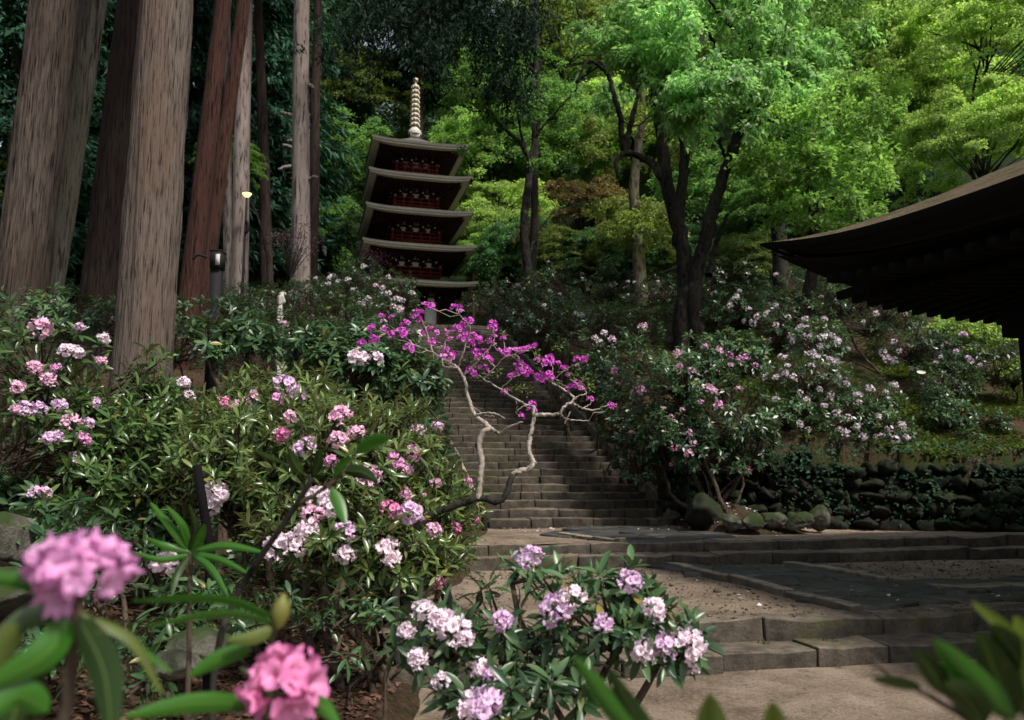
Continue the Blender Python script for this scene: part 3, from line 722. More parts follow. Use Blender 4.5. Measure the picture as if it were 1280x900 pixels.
lathe(fin, [(r, z) for r, z in prof], zt + .15)
fo = fin.build('finial', M['stone_light'], pag, True)
shaft = MB(); lathe(shaft, [(.06, 0), (.06, 2.75), (.03, 2.8), (.0, 2.85)], zt + .5); shaft.build('shaft', M['gold'], fo, True)
for k in range(9):
    rg = MB(); rr = .25 - k * .006; z0 = zt + .70 + k * .262
    lathe(rg, [(rr * .3, 0), (rr * .9, -.02), (rr, .03), (rr * .92, .09), (rr * .3, .06)], z0)
    for q_ in range(8):
        t = q_ / 8 * 6.283; box(rg, rr * math.cos(t) - .02, rr * math.cos(t) + .02, rr * math.sin(t) - .02, rr * math.sin(t) + .02, z0 - .1, z0 + .03, PW)
    rg.build('finial_ring', M['gold'], fo, True)
tp = MB(); lathe(tp, [(.05, 0), (.16, .05), (.1, .12), (.15, .18), (.0, .26)], zt + .74 + 9 * .262); tp.build('finial_top', M['gold'], fo, True)
pb_ = at(592, 385, 38.5); mb = MB(); tube(mb, [(pb_[0], pb_[1], ground(pb_) - .2), (pb_[0], pb_[1], at(592, 342, 38.5)[2])], .06, 8)
tag(mb.build('wooden_post', M['twig'], None, True), 'slim grey wooden post standing at the right corner of the pagoda', 'post')

# ------------------------------------------------------------------ lamp, box post, stakes, tags
p = at(303, 362, 27); zl = ground(p); top = at(304, 246, 27)[2]
t = thing('street_lamp', 'slim dark lamp post with a lit yellow lamp among the pale trunks', 'street lamp', (p[0], p[1], zl))
a = MB(); tube(a, [(p[0], p[1], zl - .2), (p[0], p[1], zl + 1), (p[0], p[1], top)], [.06, .05, .04], 10); a.build('post', M['metal_dark'], t, True)
def lathe_at(mbx, prof, c, n=16):
    a = np.arange(n) / n * 2 * np.pi; V = np.array([[(c[0] + r * math.cos(t), c[1] + r * math.sin(t), c[2] + z) for t in a] for r, z in prof]); k = np.arange(len(prof) - 1)[:, None] * n; jx = np.arange(n)[None]; j2 = (jx + 1) % n
    mbx.add(V, [np.stack([k + jx, k + j2, k + n + j2, k + n + jx], -1).reshape(-1, 4)])
a = MB(); lathe_at(a, [(.04, -.03), (.09, .02), (.16, .1), (.16, .12), (.0, .15)], (p[0], p[1], top)); a.build('lamp', M['glow'], t, True)
a = MB(); lathe_at(a, [(.18, .125), (.15, .16), (.0, .2)], (p[0], p[1], top)); a.build('lamp_cap', M['metal_dark'], t, True)
zb = at(304, 285, 27)[2]; a = MB(); tube(a, [(p[0] + .04, p[1] - .04, zb + .25), (p[0] + .12, p[1] - .06, zb + .1), (p[0] + .1, p[1] - .06, zb - .12), (p[0] + .04, p[1] - .04, zb - .2)], .05, 8); a.build('ballast_box', M['metal_dark'], t, True)

p = at(267, 412, 14); zl = ground(p); zt_ = at(267, 320, 14)[2]
t = thing('hydrant_post', 'black post topped by a small box with a white front, right of the big cedar', 'post', (p[0], p[1], zl))
a = MB(); box(a, p[0] - .085, p[0] + .085, p[1] - .085, p[1] + .085, zl - .2, zt_ - .05); a.build('post', M['metal_dark'], t)
a = MB()
def fx(V): return V + 0
box(a, p[0] - .085, p[0] + .105, p[1] - .13, p[1] + .12, zt_ - .25, zt_ + .06); box(a, p[0] - .095, p[0] + .115, p[1] - .14, p[1] + .13, zt_ + .062, zt_ + .08); a.build('box', M['metal_dark'], t)
a = MB(); box(a, p[0] + .02, p[0] + .095, p[1] - .138, p[1] - .132, zt_ - .2, zt_ + .0); a.build('front_plate', M['stone_light'], t)
a = MB(); tube(a, smooth_path([(p[0] - .15, p[1] - .1, zt_ - .05), (p[0] - .3, p[1] - .15, zt_ - .02), (p[0] - .38, p[1] - .15, zt_ - .1)], 8), .025, 8); a.build('arm', M['metal_dark'], t, True)

p0, p1 = at(263, 690, 4.6), at(246, 582, 4.55); mb = MB()
gz = ground(p0); tube(mb, [(p0[0] + .03, p0[1], gz - .1), tuple(p0), tuple((p0 + p1) / 2), tuple(p1)], [.028, .027, .026, .026], 12)
tag(mb.build('stake', M['black_wood'], None, True), 'leaning black wooden stake among the pink rhododendron leaves', 'stake')
for (x, y, Yd, h, lb) in ((562, 768, 7.4, .34, 'short dark stake beside the court below the rhododendron'), (606, 660, 13.6, .55, 'short dark stake at the left foot of the long stair')):
    p = at(x, y, Yd); gz = ground(p); mb = MB(); tube(mb, [(p[0], p[1], gz - .1), (p[0] - .01, p[1], gz + h * .5), (p[0] - .06, p[1], gz + h)], .05, 10); tag(mb.build('stake', M['metal_dark'], None, True), lb, 'stake')
p = at(1151, 465, 15.8); gz = ground(p)
t = thing('plant_tag', 'white oval plant tag on a thin stake on the mossy slope', 'plant tag', (p[0], p[1], gz))
a = MB(); tube(a, [(p[0], p[1], gz - .1), (p[0], p[1], p[2])], .012, 6); a.build('stake', M['metal_dark'], t, True)
a = MB(); th = np.arange(24) / 24 * 6.283; V = np.concatenate([np.stack([p[0] + .09 * np.cos(th), np.full(24, p[1] - .02 + k * .012) + .03 * np.sin(th), p[2] + .042 * np.sin(th)], -1) for k in (0, 1)]); k = np.arange(24)
V = np.vstack([V, [[p[0], p[1] - .02, p[2]]]]); a.add(V, [np.stack([k, (k + 1) % 24, 24 + (k + 1) % 24, 24 + k], -1), np.stack([k, (k + 1) % 24, np.full(24, 48)], -1)]); a.build('plate', M['stone_light'], t)
for (x, y, Yd, w, h, lb) in ((353, 463, 9.0, .045, .34, 'small pale stone marker standing between the flowers of the pink rhododendron'), (351, 374, 16.5, .07, .16, 'small weathered white stone standing beside the stubbed pale cedar trunk')):
    p = at(x, y, Yd); gz = min(ground(p), p[2] - .3); mb = MB()
    if Yd < 10: stone(mb, p[0] - w, p[0] + w, p[1] - .04, p[1] + .04, gz, p[2] + h * .2, None, .012, .008); tag(mb.build('stone_marker', M['stone_light'], None, True), lb, 'stone marker')
    else:
        rock(mb, (p[0], p[1], p[2]), (w * 1.3, w, h * .8), 77, 3, .5); rock(mb, (p[0] + w * .2, p[1], p[2] + h * .75), (w * .8, w * .7, h * .3), 78, 3, .4); rock(mb, (p[0], p[1], (p[2] + gz) / 2), (w * 1.2, w, (p[2] - gz) / 2 + .05), 79, 3, .3)
        tag(mb.build('standing_stone', M['stone_light'], None, True), lb, 'standing stone')
# ------------------------------------------------------------------ flower clusters (shared meshes)
def floret(mb, c, ax, size, lod, g, m=0, open_=1.0):
    ax = unit(ax); A, B = frame(ax[None]); A, B = A[0], B[0]; p0 = g.uniform(0, 6.28)
    rows = [(.0, .10, .05), (.45, .30, .16), (.74, .66, .33), (.70, 1.0, .26)] if lod == 0 else [(.05, .12, .07), (.66, .62, .34), (.66, 1.0, .22)]
    for k in range(5):
        ph = p0 + k * 1.2566 + g.normal() * .1; E = A * math.cos(ph) + B * math.sin(ph); T = -A * math.sin(ph) + B * math.cos(ph)
        V = []; at_ = []
        o = open_ * g.uniform(.85, 1.1)
        for i, (h, r, w) in enumerate(rows):
            for x in ((-1, 0, 1) if lod == 0 else (-1, 1)):
                ruff = g.normal() * (.13 if i == len(rows) - 1 else .05)
                V.append(c + size * (ax * (h * .8 + (.06 if x else -.04) * (i > 0) + ruff) + E * r * .62 * o + T * x * w * (1 if i < len(rows) - 1 else 1.0))); at_.append(min(1, r))
        n = 3 if lod == 0 else 2; Fq = []
        for i in range(len(rows) - 1):
            for j in range(n - 1): Fq.append([i * n + j, i * n + j + 1, (i + 1) * n + j + 1, (i + 1) * n + j])
        mb.add(V, [Fq], attr=at_, m=m)
def truss(name, nf, Rr, lod, mat, seed, size=None, gap=.0, flat=.75):
    g = np.random.default_rng(seed); mb = MB(); size = size or Rr * (.70 if nf < 20 else .60)
    for k in range(nf):
        f = (k + .5) / nf; el = math.acos(1 - f * 1.25); ph = k * 2.39996 + g.normal() * .15
        if g.random() < gap: continue
        d = np.array([math.sin(el) * math.cos(ph), math.sin(el) * math.sin(ph), math.cos(el)]) + g.normal(size=3) * .1
        floret(mb, d * Rr * g.uniform(.55, .72) * np.array([1, 1, flat]), d + g.normal(size=3) * .4, size * g.uniform(.75, 1.2), lod, g)
    return mb.mesh(name, [mat], True)
TR = {}
def get_truss(key, matname, k, lod, Rr, nf, gap=.1, size=None):
    kk = (key, k)
    if kk not in TR: TR[kk] = truss('flower_cluster', nf, Rr, lod, M[matname], 31 * k + len(key), size, gap)
    return TR[kk]
def put_flower(parent, me, p, up, scale, g, mat=None):
    o = bpy.data.objects.new('flower_cluster', me); COL.objects.link(o); o.parent = parent
    import mathutils
    q = mathutils.Vector((0, 0, 1)).rotation_difference(mathutils.Vector(tuple(up))) @ mathutils.Quaternion((0, 0, 1), g.uniform(0, 6.28))
    o.rotation_mode = 'QUATERNION'; o.rotation_quaternion = q
    o.location = mathutils.Vector(tuple(float(v) for v in p)) - parent.location; o.scale = (scale * g.uniform(.9, 1.1), scale * g.uniform(.9, 1.1), scale * g.uniform(.85, 1.1))
    if mat: o.material_slots[0].link = 'OBJECT'; o.material_slots[0].material = M[mat]
    return o

# ------------------------------------------------------------------ rhododendron bushes
def rhodo(label, lobes, base, ntips, L, leaf='rh_mid', lod=1, flowers=(), rnd=0, mats=('pet_pink',), fr=.075, seed=0, per=9, group=None, stems=5,
          name='rhododendron_bush', cat='rhododendron', shell=(.72, 1.03), fl_all=None, flod=None, nf=13, twig=.004, beta=(52, 104), wid=1.0, inside=.62, gap=.1, thin=-.42):
    """lobes: (px, py, Y, rx, ry, rz) ellipsoids; flowers: (px, py[, scale, mat]) seen in front of them"""
    g = np.random.default_rng(seed + 100)
    C = np.array([at(l[0], l[1], l[2]) for l in lobes]); S = np.array([l[3:6] for l in lobes], float)
    if len(base) == 3: b = at(*base)
    else: b = np.array([base[0], base[1], 0.])
    b[2] = ground(b)
    t = thing(name, label, cat, b, group)
    area = S[:, 0] * S[:, 2] + S[:, 0] * S[:, 1]; cnt = np.maximum(3, (area / area.sum() * ntips * 1.6)).astype(int)
    P, N, LB = [], [], []
    for i in range(len(lobes)):
        d = rdir(cnt[i], g); keep = (d[:, 2] > -.55) & ((d[:, 1] < .55) | (g.random(len(d)) < .3)); d = d[keep]
        r = g.uniform(*shell, (len(d), 1)); p = C[i] + d * S[i] * r
        n = unit(d / S[i] * S[i].mean() + np.array([0, 0, .75]) + g.normal(size=d.shape) * .3)
        ok = np.ones(len(p), bool)
        for j in range(len(lobes)):
            if j != i: ok &= np.linalg.norm((p - C[j]) / S[j], axis=1) > inside
        ok &= fbm(p * (1.6 if lod < 2 else 1.0) + seed, 3) > thin
        ok &= p[:, 2] > H(p[:, 0], p[:, 1]) + .05
        P.append(p[ok]); N.append(n[ok]); LB.append(np.full(ok.sum(), i))
    P, N, LB = np.concatenate(P), np.concatenate(N), np.concatenate(LB)
    # flowers seen in the photo sit on the front of the bush
    FL = []
    for f in flowers:
        d = ray(f[0], f[1]); o = np.array([0, 0, CZ]); best = None
        for c, s_ in zip(C, S):
            a, oc = d / s_, (o - c) / s_; A_, B_, C_ = a @ a, a @ oc, oc @ oc - 1.0; q = B_ * B_ - A_ * C_
            if q > 0:
                tt = (-B_ - math.sqrt(q)) / A_
                if best is None or tt < best: best = tt
        if best is None: best = min(np.linalg.norm(C - o, axis=1)) / np.linalg.norm(d) * .99
        p = o + d * best; i = int(np.argmin(np.linalg.norm((C - p) / S, axis=1)))
        n = unit(unit((p - C[i]) / S[i]) * .7 + np.array([0, -.35, .6]) + g.normal(size=3) * .15)
        FL.append((p, n, f[2] if len(f) > 2 else 1.0, f[3] if len(f) > 3 else mats[int(g.integers(len(mats)))], i))
    pick = g.permutation(len(P))[:rnd]
    for i in pick:
        if N[i][2] > .1: FL.append((P[i] + N[i] * .03, N[i], g.uniform(.75, 1.1), mats[int(g.integers(len(mats)))], LB[i]))
    FL = FL[:99]
    fP = np.array([f[0] for f in FL]).reshape(-1, 3); fN = np.array([f[1] for f in FL]).reshape(-1, 3); fI = np.array([f[4] for f in FL], int)
    # leaves do not grow through the flowers
    if len(FL):
        dmin = np.min(np.linalg.norm(P[:, None] - fP[None], axis=-1), axis=1); k = dmin > fr * 1.1; P, N, LB = P[k], N[k], LB[k]
    aP = np.concatenate([P, fP - fN * fr * .9]); aN = np.concatenate([N, fN]); aI = np.concatenate([LB, fI]).astype(int)
    tm = [LEAF_HI, LEAF_MID, LEAF_LO][lod]
    mb = MB(); whorls(mb, aP, aN, per, L, tm, beta, wid, g)
    if lod < 2:                                                     # a few single leaves down the shoots
        q = aP - aN * L * .55 + g.normal(size=aP.shape) * L * .2; whorls(mb, q, unit(aN + g.normal(size=aN.shape) * .4), 3, L * .9, tm, (50, 95), wid, g)
    mb.build('foliage', M[leaf], t, lod == 0)
    # stems
    mb = MB(); zb = b.copy(); zb[2] -= .1; hubs = []
    for i in range(len(lobes)):
        hub = C[i] - np.array([0, 0, S[i][2] * .45]); hub[2] = max(hub[2], ground(hub) + .08)
        bb = zb + np.append(g.normal(size=2) * .08 * stems ** .5, 0); bb[2] = ground(bb) - .08
        mid = (bb + hub) / 2 + g.normal(size=3) * .12 * np.linalg.norm(hub - bb) + np.array([0, 0, -.1 * np.linalg.norm((hub - bb)[:2])])
        r0 = max(.012, min(.05, .018 * np.linalg.norm(hub - bb)))
        tube(mb, smooth_path([bb, mid, hub], 14, .012, g), np.linspace(r0, r0 * .5, 14), 7); hubs.append(hub)
    hubs = np.array(hubs); n = len(aP); h = hubs[aI] + g.normal(size=(n, 3)) * S[aI] * .12
    end = aP - aN * .01; m1 = h + (end - h) * .45 + g.normal(size=(n, 3)) * .05 * S[aI] ; m2 = end - aN * np.minimum(.18, .3 * np.linalg.norm(end - h, axis=1))[:, None]
    tt = np.linspace(0, 1, 7)[None, :, None]
    P4 = (1 - tt) ** 3 * h[:, None] + 3 * (1 - tt) ** 2 * tt * m1[:, None] + 3 * (1 - tt) * tt ** 2 * m2[:, None] + tt ** 3 * end[:, None]
    tubes(mb, P4, np.repeat(np.linspace(2.2, .8, 7)[None] * twig, n, 0), 4 if lod < 2 else 3)
    mb.build('branches', M['twig'], t, True)
    flod = flod if flod is not None else (0 if lod == 0 else 1)
    for p, n, sc, mt, _ in FL:
        if lod == 1 and sc < .95 and g.random() < .10: mt, sc = 'pet_faded', sc * .8
        me = get_truss('truss%d_%d' % (flod, nf), mt, int(g.integers(4)), flod, .075, nf, gap)
        put_flower(t, me, p - n * fr * .35, n, sc * fr / .075 * .74 * g.uniform(.8, 1.12), g, mt)
    return t

# --- near bushes
rhodo('broad light green rhododendron with pink and pale pink blooms filling the middle left', [
    (300, 600, 5.6, .62, .6, .5), (420, 590, 5.4, .62, .55, .5), (520, 640, 6.9, .5, .5, .5), (370, 520, 6.4, .65, .6, .36), (455, 540, 6.6, .55, .6, .38), (520, 570, 7.5, .42, .5, .44), (280, 535, 6.0, .38, .45, .3),
    (470, 680, 5.2, .45, .4, .32), (560, 640, 7.3, .28, .35, .38), (400, 665, 4.9, .4, .35, .25), (545, 700, 6.6, .25, .3, .28)], (430, 770, 5.6), 1900, .095, 'rh_light', 0,
    [(357, 476, 1.15, 'pet_lav'), (374, 488, 1.15, 'pet_lav'), (312, 494, 1.0, 'pet_pink'), (280, 500, .8, 'pet_deep'), (345, 497, .8, 'pet_rose'), (300, 505, .7, 'pet_pink'), (360, 518, .7, 'pet_pink'), (350, 540, .8, 'pet_deep'), (426, 515, 1.1, 'pet_pink'), (381, 555, 1.15, 'pet_lav'),
     (423, 545, .9, 'pet_pink'), (412, 572, .7, 'pet_rose'), (446, 535, .7, 'pet_pink'), (268, 615, 1.25, 'pet_pale'), (259, 630, 1.0, 'pet_pale'), (398, 616, 1.2, 'pet_pale'), (414, 630, 1.0, 'pet_pale'), (390, 638, .9, 'pet_pink'), (343, 680, 1.2, 'pet_pale'), (365, 678, 1.0, 'pet_pale'), (384, 660, 1.0, 'pet_pale'), (434, 660, .9, 'pet_lav'),
     (487, 686, 1.15, 'pet_pale'), (462, 594, .9, 'pet_pink'), (496, 573, .9, 'pet_rose'), (520, 563, .75, 'pet_rose'), (512, 584, .8, 'pet_pink'), (548, 530, 1.0, 'pet_lav'), (524, 536, .8, 'pet_lav'), (515, 638, 1.1, 'pet_lav'), (490, 632, .8, 'pet_deep'), (545, 658, .9, 'pet_pink'), (572, 660, .7, 'pet_deep'), (586, 600, .7, 'pet_rose'), (545, 600, .7, 'pet_pink'), (510, 615, .7, 'pet_pink'), (548, 728, .75, 'pet_deep'), (430, 690, .8, 'pet_pale'), (530, 620, .6, 'pet_rose'), (597, 650, .6, 'pet_deep')],
    0, ('pet_pink', 'pet_pale'), .085, 1, 7, stems=9, nf=22, shell=(.5, 1.18), beta=(25, 88), wid=.78, thin=-.16, twig=.0045)
rhodo('rhododendron with lavender blooms at the far left in front of the leaning cedars', [
    (60, 470, 5.6, .55, .6, .45), (120, 480, 5.9, .5, .5, .4), (20, 540, 5.2, .5, .5, .4), (110, 560, 5.6, .55, .5, .4), (-40, 480, 5.6, .5, .5, .5), (180, 530, 6.2, .4, .4, .3), (60, 610, 5.3, .5, .4, .25), (150, 610, 5.8, .35, .4, .25)], (90, 700, 5.8), 900, .105, 'rh_near', 0,
    [(50, 408, 1.15), (83, 434, .8, 'pet_pale'), (97, 436, 1.0, 'pet_pale'), (43, 456, .9), (70, 457, .7, 'pet_rose'), (30, 507, .95), (48, 508, 1.0), (18, 507, .7), (88, 523, 1.0), (112, 525, .8), (60, 472, .8), (20, 480, .8), (132, 420, .9, 'pet_pale'), (128, 448, .7), (76, 503, .8), (72, 543, .8), (108, 545, .8, 'pet_rose'), (60, 545, .8), (97, 571, .7), (55, 612, .8), (42, 612, .7), (238, 490, .8, 'pet_pale'), (232, 475, .8, 'pet_pale'), (100, 405, .6), (120, 500, .7)],
    0, ('pet_lav', 'pet_lav', 'pet_pink'), .074, 2, 8, stems=8, nf=22, shell=(.5, 1.15), beta=(30, 92), wid=.8, thin=-.2, twig=.0045)
rhodo('small open rhododendron with big pale lavender blooms beside the earth court', [
    (640, 790, 3.4, .3, .3, .2), (760, 770, 3.3, .28, .3, .22), (830, 790, 3.25, .2, .2, .16), (560, 800, 3.4, .26, .3, .2), (680, 850, 3.2, .4, .3, .14), (700, 740, 3.5, .22, .22, .14), (600, 870, 3.1, .25, .25, .12), (800, 750, 3.3, .14, .2, .14), (640, 715, 3.5, .1, .12, .1)], (640, 1010, 3.3), 120, .10, 'rh_mid', 0,
    [(661, 692, 1.0), (652, 690, .7), (790, 722, 1.0), (693, 758, 1.15), (713, 741, .9), (822, 758, 1.1), (831, 808, 1.0), (860, 805, 1.1), (806, 815, .9), (868, 830, .9), (866, 797, .8), (629, 772, .85), (754, 776, .9), (550, 772, 1.1, 'pet_pale'), (568, 782, 1.2, 'pet_pale'), (528, 757, .9, 'pet_pale'), (582, 792, .8, 'pet_pale'), (604, 876, 1.35), (590, 880, .9), (600, 832, .9), (612, 838, .7), (520, 820, .9, 'pet_pale'), (550, 845, .8, 'pet_pale'), (505, 785, .7, 'pet_pale')],
    0, ('pet_lav', 'pet_pale'), .066, 3, 9, stems=7, nf=24, shell=(.3, 1.05), inside=.2, twig=.0045, wid=.82, beta=(35, 105), thin=-.3)
rhodo('tall leggy rhododendron with upright yellow green leaves left of the stone marker', [
    (262, 432, 7.6, .28, .3, .26), (310, 425, 7.8, .3, .3, .24), (240, 460, 7.6, .22, .3, .24), (285, 480, 7.5, .3, .3, .2)], (290, 560, 7.6), 125, .12, 'rh_mid', 0, [], 0, ('pet_pale',), .08, 4, 8, stems=5)
rhodo('dark rhododendron with two pale pink blooms high beside the stair', [
    (440, 470, 8.0, .5, .5, .4), (500, 480, 8.2, .5, .5, .4), (400, 440, 8.5, .4, .5, .35), (455, 430, 8.2, .25, .3, .25)], (460, 600, 8.0), 330, .125, 'rh_mid', 1,
    [(447, 443, 1.05, 'pet_pale'), (470, 446, 1.05, 'pet_pale')], 0, ('pet_pale',), .1, 5, 9, stems=6, flod=0, nf=15)
rhodo('shaded rhododendron with drooping dull leaves at the foot of the big cedar', [
    (190, 560, 6.6, .5, .5, .35), (240, 600, 6.2, .45, .45, .3), (160, 640, 6.0, .5, .4, .25), (230, 530, 7.2, .35, .4, .28)], (200, 690, 6.4), 260, .12, 'rh_mid', 0, [(205, 702, .7, 'pet_lav'), (208, 694, .6, 'pet_pale')], 0, ('pet_lav',), .08, 6, 9, stems=6)
rhodo('shadowed sprawling rhododendron with tangled bare stems low in front of the pink one', [(330, 770, 4.4, .35, .35, .16), (430, 770, 4.5, .35, .35, .14), (250, 740, 4.6, .3, .35, .16), (480, 790, 4.3, .22, .3, .12), (380, 810, 4.0, .3, .3, .1)], (390, 850, 4.3), 120, .09, 'rh_mid', 0, [], 0, ('pet_pale',), .07, 41, 8, stems=12, shell=(.3, 1.1), inside=.2, wid=.85)
rhodo('low dim rhododendron shoots around the left boulders below the lavender blooms', [(70, 660, 4.9, .35, .35, .2), (150, 680, 4.8, .4, .35, .2), (110, 730, 4.4, .4, .35, .15), (30, 620, 5.3, .35, .35, .2), (230, 800, 3.7, .3, .3, .12), (60, 810, 3.9, .3, .3, .14), (160, 850, 3.4, .25, .25, .1)], (110, 790, 4.3), 270, .10, 'rh_mid', 0, [], 0, ('pet_pale',), .07, 42, 8, stems=8, shell=(.3, 1.1), inside=.3, wid=.85)
# --- bushes on the left slope, under the cedars
def far(label, lobes, base, n, leaf, fl=(), rnd=0, mats=('pet_pale',), seed=0, L=.11, fr=.1, per=8, group=None, **k):
    return rhodo(label, lobes, base, n, L, leaf, 2, fl, rnd, mats, fr, seed, per, group, flod=1, nf=9, **k)
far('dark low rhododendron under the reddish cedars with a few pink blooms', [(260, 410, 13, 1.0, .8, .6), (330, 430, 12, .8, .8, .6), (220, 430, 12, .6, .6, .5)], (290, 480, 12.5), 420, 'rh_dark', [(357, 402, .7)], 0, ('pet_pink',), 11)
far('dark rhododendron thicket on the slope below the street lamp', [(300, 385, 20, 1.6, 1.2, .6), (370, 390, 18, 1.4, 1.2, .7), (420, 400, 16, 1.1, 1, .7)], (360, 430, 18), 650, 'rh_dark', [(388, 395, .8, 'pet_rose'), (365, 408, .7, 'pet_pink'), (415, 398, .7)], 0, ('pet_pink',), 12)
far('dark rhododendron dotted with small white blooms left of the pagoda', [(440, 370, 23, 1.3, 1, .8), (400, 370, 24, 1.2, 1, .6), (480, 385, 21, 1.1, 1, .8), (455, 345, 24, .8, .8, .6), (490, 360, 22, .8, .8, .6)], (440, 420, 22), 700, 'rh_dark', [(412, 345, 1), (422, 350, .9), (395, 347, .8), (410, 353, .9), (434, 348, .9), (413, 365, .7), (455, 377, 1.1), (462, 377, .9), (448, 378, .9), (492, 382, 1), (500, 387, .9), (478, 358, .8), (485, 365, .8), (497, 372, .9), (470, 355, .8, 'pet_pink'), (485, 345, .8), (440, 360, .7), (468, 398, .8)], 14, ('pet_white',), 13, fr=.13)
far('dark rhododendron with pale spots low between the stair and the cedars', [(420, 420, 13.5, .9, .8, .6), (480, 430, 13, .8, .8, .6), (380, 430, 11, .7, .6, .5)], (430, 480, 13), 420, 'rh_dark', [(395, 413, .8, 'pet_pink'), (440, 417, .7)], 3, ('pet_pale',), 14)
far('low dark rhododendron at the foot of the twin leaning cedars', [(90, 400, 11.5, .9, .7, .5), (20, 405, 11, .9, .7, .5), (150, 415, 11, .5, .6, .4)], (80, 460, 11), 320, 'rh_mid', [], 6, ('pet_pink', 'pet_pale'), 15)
rhodo('soft dark green fine leaved shrub spilling against the left side of the stair', [(470, 450, 12.0, .7, .8, .65), (505, 490, 12, .5, .8, .6), (525, 545, 12, .45, .7, .6), (480, 520, 11, .7, .7, .7), (545, 590, 12.2, .35, .6, .5), (440, 440, 12.5, .6, .6, .5)], (530, 620, 12), 2600, .05, 'shrub_soft', 2, [], 0, ('pet_pale',), .1, 16, 9, name='evergreen_shrub', cat='shrub', stems=5, shell=(.85, 1.02), twig=.002, beta=(20, 80), wid=.8)
rhodo('soft feathery green shrub behind the leggy rhododendron near the black post', [(315, 450, 9.5, .5, .5, .45), (345, 470, 9.2, .4, .4, .4)], (320, 520, 9.4), 1100, .05, 'shrub_soft', 2, [], 0, ('pet_pale',), .1, 17, 9, name='evergreen_shrub', cat='shrub', stems=4, shell=(.85, 1.02), twig=.002, beta=(20, 80), wid=.8)
# --- bushes on the right bank
far('large glossy rhododendron with scattered pink blooms on the bank right of the stair', [(850, 470, 14.4, 1.0, .8, .75), (910, 520, 14.0, .9, .8, .7), (850, 540, 14.2, .8, .7, .6), (910, 450, 15, .8, .8, .6), (820, 500, 14.8, .6, .7, .6), (890, 570, 13.9, .75, .6, .5), (940, 560, 14, .45, .5, .5), (800, 450, 15.4, .55, .6, .5)], (890, 618, 13.8), 1500, 'rh_mid', [(801, 486, 1.0), (848, 440, .9), (865, 462, .9), (850, 457, .7), (885, 483, 1.1), (893, 487, .8), (898, 504, 1.1), (862, 540, .8), (843, 560, .7, 'pet_deep'), (938, 587, .9, 'pet_deep'), (838, 579, .7, 'pet_deep'), (901, 437, 1.1), (912, 443, 1.0), (925, 447, .8), (805, 405, .9), (830, 508, .7), (853, 510, .7), (838, 520, .6), (866, 553, .8), (945, 455, .7), (915, 455, .7), (788, 490, .6), (875, 500, .6)], 8, ('pet_rose', 'pet_pink'), 21, L=.12, fr=.105)
far('pale pink flowering rhododendron covered in small blooms above the stone wall', [(1010, 480, 15.8, .95, .8, .65), (1060, 530, 15.2, .9, .7, .6), (1110, 545, 15, .55, .6, .45), (980, 520, 15.4, .7, .7, .5), (1020, 430, 16.8, .7, .7, .6), (1090, 500, 15.6, .6, .6, .45)], (1040, 560, 16), 1050, 'rh_mid',
    [(970, 470, 1), (982, 466, 1), (992, 470, .9), (955, 470, .8), (940, 468, .8), (1000, 490, .9), (1010, 498, .9), (970, 498, .9), (985, 455, .8), (1010, 440, 1.1, 'pet_white'), (1020, 445, 1.1, 'pet_white'), (1028, 420, 1.1, 'pet_white'), (1040, 418, 1, 'pet_white'), (1048, 425, 1, 'pet_white'), (1015, 455, .9), (1025, 432, .9, 'pet_white'), (1062, 435, .8), (1025, 485, .9, 'pet_white'), (1040, 492, .9, 'pet_white'), (1030, 505, .9), (1045, 515, 1, 'pet_white'), (1060, 520, 1), (1072, 532, 1), (1058, 540, .9), (1080, 545, 1), (1070, 560, 1), (1040, 560, .9), (1088, 566, .9), (1112, 535, 1.1), (1128, 530, 1.0), (1120, 550, 1.1), (1132, 562, 1.1), (1110, 562, 1), (1100, 520, .8), (1005, 548, .8), (1025, 553, .8), (1012, 536, .7), (1135, 545, .9), (1095, 545, .8), (1050, 535, .8)], 48, ('pet_pale', 'pet_white', 'pet_white'), 22, L=.1, fr=.1)
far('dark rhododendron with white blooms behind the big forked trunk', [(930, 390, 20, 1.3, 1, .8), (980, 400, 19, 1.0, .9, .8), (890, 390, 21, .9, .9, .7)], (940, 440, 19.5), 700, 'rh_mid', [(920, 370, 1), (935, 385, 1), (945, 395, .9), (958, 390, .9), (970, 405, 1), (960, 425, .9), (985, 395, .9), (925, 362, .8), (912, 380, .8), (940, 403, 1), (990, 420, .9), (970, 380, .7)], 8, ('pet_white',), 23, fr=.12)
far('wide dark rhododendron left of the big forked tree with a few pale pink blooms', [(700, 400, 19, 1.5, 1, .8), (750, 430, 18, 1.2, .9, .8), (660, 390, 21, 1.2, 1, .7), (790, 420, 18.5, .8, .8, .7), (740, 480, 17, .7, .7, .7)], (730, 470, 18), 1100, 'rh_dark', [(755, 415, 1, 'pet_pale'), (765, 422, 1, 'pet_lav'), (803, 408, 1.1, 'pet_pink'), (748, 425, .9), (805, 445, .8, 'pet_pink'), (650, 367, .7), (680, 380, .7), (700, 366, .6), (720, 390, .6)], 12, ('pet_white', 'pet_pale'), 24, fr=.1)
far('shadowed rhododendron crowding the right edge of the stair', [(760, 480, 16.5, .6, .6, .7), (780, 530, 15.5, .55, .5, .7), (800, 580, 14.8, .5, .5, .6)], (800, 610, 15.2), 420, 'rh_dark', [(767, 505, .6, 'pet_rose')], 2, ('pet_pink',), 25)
far('dark green rhododendron with a white cluster under the temple eave', [(1090, 400, 18.5, 1.1, .9, .7), (1140, 430, 17.5, .9, .8, .7), (1050, 380, 19, .8, .8, .6)], (1100, 450, 18), 620, 'rh_dark', [(1108, 447, 1.1, 'pet_white'), (1117, 450, 1.1, 'pet_white'), (1123, 438, .8), (1140, 460, .8), (1080, 400, .7), (1095, 390, .7)], 8, ('pet_pale',), 26, fr=.11)
